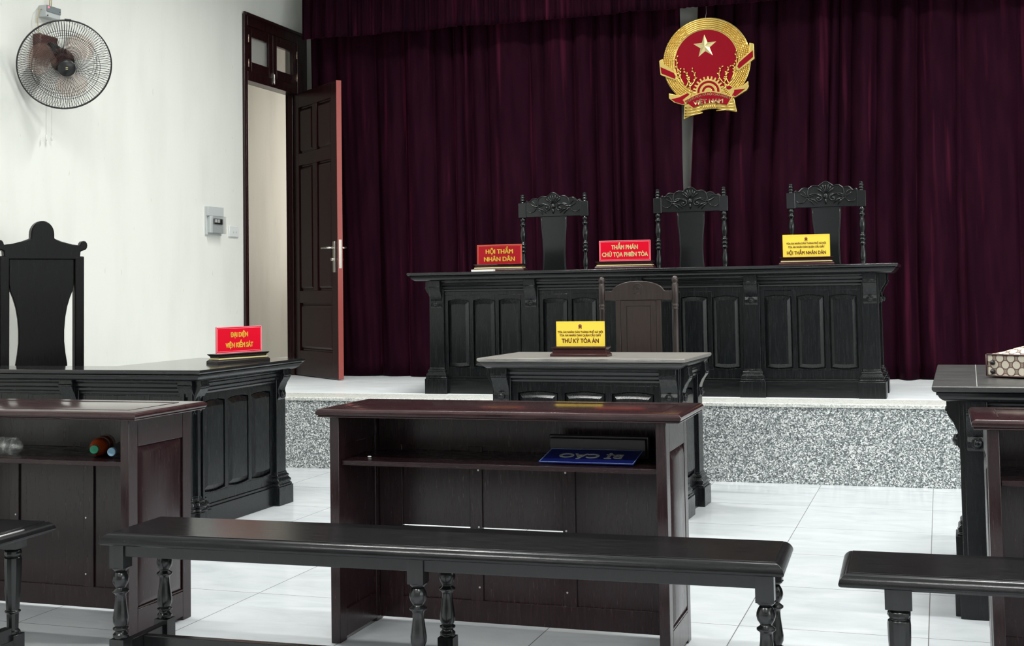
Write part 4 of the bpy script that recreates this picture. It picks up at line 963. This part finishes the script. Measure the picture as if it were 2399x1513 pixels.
# flared foot with ridges
ft = epl([(495, 1190), (478, 1368), (600, 1325), (715, 1277), (780, 1270), (850, 1272), (960, 1300), (1097, 1328), (1070, 1160), (780, 1195)], -0.022, 0.006, 'foot', GOLD, 0.003)
rd = MB()
for i in range(4):
    z_ = 1228+i*33
    rd.tube([(E(505-i*4, z_+8)[0], -0.024, E(0, z_+8)[1]), (E(600, z_)[0], -0.027, E(0, z_-4)[1]), (E(705, z_)[0], -0.024, E(0, z_-34+i*4)[1])], 0.006, 6)
    rd.tube([(E(1068+i*5, z_)[0], -0.024, E(0, z_-28)[1]), (E(970, z_)[0], -0.027, E(0, z_-34)[1]), (E(862, z_)[0], -0.024, E(0, z_-42+i*4)[1])], 0.006, 6)
for i in range(7): rd.sphere((E(718+i*21, 0)[0], -0.026, E(0, 1240)[1]), 0.011, (0.55, 0.8, 1.4), 8, 5)
rd.build('foot_ridges', GOLD, EM)
MB().tube([(0, 0.0, 0.30), (0, 0.06, 0.36), (0, 0.080, 0.674)], 0.0012, 4).build('hanging_wire', SCREW, EM)

# ---------------------------------------------------------------- wall fan
FN = thing('wall_fan', (WXL, 6.27, 2.60), 0, 'round black wire cage fan mounted high on the left wall', 'fan')
br = MB().box(0.0, 0.055, -0.115, 0.045, -0.075, 0.070)
br.build('wall_bracket', FBRN, FN, 0.008)
fc = Vector((0.235, -0.125, -0.135))                                          # cage centre relative to the bracket
fdir = (Vector((0.0, 0.0, CAM_H))-(Vector((WXL, 6.27, 2.60))+fc)); fdir = (fdir.normalized()+Vector((0.16, 0.06, -0.30))).normalized()
FM = Matrix.Translation(fc) @ fdir.to_track_quat('-Y', 'Z').to_matrix().to_4x4()   # local -y looks out of the fan
RC = 0.262
pa = FM @ Vector((0, 0.12, 0.03))
MB().tube([(0.03, -0.02, 0.0), (0.07, -0.03, 0.0), (0.10, -0.045, -0.015), tuple(pa)], [0.035, 0.03, 0.028, 0.03], 12).build('arm', BLK, FN)
MB(FM).lathe([(0.0, 0.20), (0.035, 0.195), (0.058, 0.175), (0.066, 0.14), (0.068, 0.10), (0.055, 0.080), (0.0, 0.079)], (0, 0, 0), 'y', 24).build('motor_housing', FBRN, FN)
def cage(yr, ymid, ycen, n_, name, extra):
    c = MB(FM)
    for i in range(n_):
        a = 2*PI*i/n_; tw = 0.10*extra; pts = []
        for q, yy in ((1.0, yr), (0.93, yr+(ymid-yr)*0.7), (0.75, ymid), (0.5, ymid+(ycen-ymid)*0.5), (0.2, ycen)):
            aa = a+tw*(1-q); pts.append((RC*q*math.cos(aa), yy, RC*q*math.sin(aa)))
        c.tube(pts, 0.00125, 4)
    for q, yy, rr in ((1.0, yr, 0.0042), (0.72, ymid-0.001, 0.0014), (0.66, ymid-0.002*extra, 0.001)):
        c.tube([(RC*q*math.cos(2*PI*i/60), yy, RC*q*math.sin(2*PI*i/60)) for i in range(60)], rr, 6, True)
    return c.build(name, WIRE, FN)
cage(0.0, -0.052, -0.064, 110, 'front_grille', 1)
cage(0.008, 0.060, 0.075, 96, 'rear_grille', -1)
cp = MB(FM).lathe([(0.0, -0.074), (0.046, -0.083), (0.051, -0.068), (0.051, -0.060)], (0, 0, 0), 'y', 32).build('centre_cap', BLK, FN)
MB(FM).box(-0.030, 0.026, -0.0755, -0.0735, 0.003, 0.006).box(-0.010, 0.034, -0.0755, -0.0735, -0.006, -0.003).build('badge_lines', GSTR, cp)
for q in range(3):
    bl = MB(FM @ Matrix.Rotation(R(120*q+38), 4, 'Y')); vs = []; fs = []
    for i in range(7):
        r_ = 0.035+0.17*i/6; ww = [0.25, 0.55, 0.75, 0.82, 0.78, 0.62, 0.30][i]
        for j in range(7):
            a = (j/6-0.5)*2*ww*0.85; vs.append((r_*math.sin(a), 0.03+0.035*(j/6-0.5), r_*math.cos(a)))
    for i in range(6):
        for j in range(6): fs.append((i*7+j, i*7+j+1, (i+1)*7+j+1, (i+1)*7+j))
    bl.add(vs, fs, True); bo = bl.build('blade', FBLD, FN, recalc=False); bo.modifiers.new('t', 'SOLIDIFY').thickness = 0.0025
MB(FM).lathe([(0.0, 0.0), (0.03, 0.005), (0.036, 0.02), (0.036, 0.075)], (0, 0, 0), 'y', 20).build('blade_hub', FBRN, FN)
MB(FM).box(-0.018, 0.018, -0.006, 0.012, RC-0.004, RC+0.008).build('clip', BLK, FN, 0.002)
for dy, dz in ((-0.03, 0), (0.02, 0.004)):
    co = MB().tube([(0.03, dy, -0.06), (0.03, dy, -0.52+dz)], 0.0008, 4).build('pull_cord', CABLEG, FN)
    MB().lathe([(0.004, 0), (0.006, -0.02), (0.006, -0.03), (0.003, -0.034)], (0.03, dy, -0.52+dz), 'z', 8).build('cord_pull', PLWH, co)

CB = thing('control_box', (WXL, 6.262, 2.812), 0, 'grey plastic box with a red light above the wall fan', 'electrical box')
MB().box(0, 0.055, -0.055, 0.075, -0.036, 0.036).build('housing', PLGR, CB, 0.005)
MB().box(0.055, 0.060, -0.053, 0.073, -0.004, 0.034).build('lid', PLGR2, CB, 0.002)
MB().lathe([(0.005, 0.058), (0.005, 0.063), (0.0, 0.064)], (0, -0.040, 0.022), 'x', 10).build('indicator_light', LEDR, CB)
for y_, z_ in ((-0.045, -0.026), (0.062, 0.012)): MB().lathe([(0.003, 0.055), (0.003, 0.062)], (0, y_, z_), 'x', 8).build('screw', BLK, CB)
cbl = MB()
cbl.tube([(0.02, 0.02, 0.036), (0.03, 0.01, 0.10), (0.015, -0.02, 0.20), (0.006, -0.05, 0.6), (0.006, -0.05, 1.45)], 0.003, 6)
cbl.tube([(0.02, 0.035, 0.036), (0.03, 0.025, 0.10), (0.015, -0.01, 0.20), (0.006, -0.04, 0.6), (0.006, -0.04, 1.45)], 0.0025, 6)
cbl.tube([(0.02, -0.055, 0.01), (0.03, -0.085, 0.0), (0.03, -0.10, -0.06), (0.025, -0.085, -0.13), (0.03, -0.04, -0.17)], 0.0025, 6)
cbl.build('cable', CABLE, CB)

# ---------------------------------------------------------------- breaker box and socket beside the door
BB = thing('breaker_box', (WXL, 8.104, 1.655), 0, 'grey breaker box with a clear cover on the left wall', 'electrical box')
MB().box(0, 0.012, -0.105, 0.105, -0.10, 0.105).build('back_plate', PLGR, BB, 0.002)
MB().box(0.012, 0.040, -0.085, 0.085, -0.085, 0.035).build('housing', PLGR, BB, 0.004)
MB().box(0.040, 0.046, -0.055, 0.062, -0.022, 0.018).build('breaker', BLK, BB, 0.001)
MB().box(0.046, 0.050, -0.045, -0.02, -0.01, 0.014).box(0.046, 0.050, -0.008, 0.016, -0.01, 0.014).build('breaker_switch', PLWH, BB, 0.001)
MB().box(0.058, 0.0605, -0.09, 0.09, -0.09, 0.036).build('cover', GLC, BB, 0.001)
MB().box(0.012, 0.030, -0.105, 0.105, 0.037, 0.105).build('upper_plate', PLGR, BB, 0.002)
SW = thing('wall_socket', (WXL, 8.385, 1.592), 0, 'small white wall socket between the breaker box and the door', 'socket')
MB().box(0, 0.012, -0.066, 0.066, -0.040, 0.040).build('plate', PLWH, SW, 0.003)
MB().lathe([(0.007, 0.012), (0.007, 0.0145)], (0, -0.01, -0.004), 'x', 10).lathe([(0.007, 0.012), (0.007, 0.0145)], (0, 0.028, -0.004), 'x', 10).build('sockets', PLGR, SW)
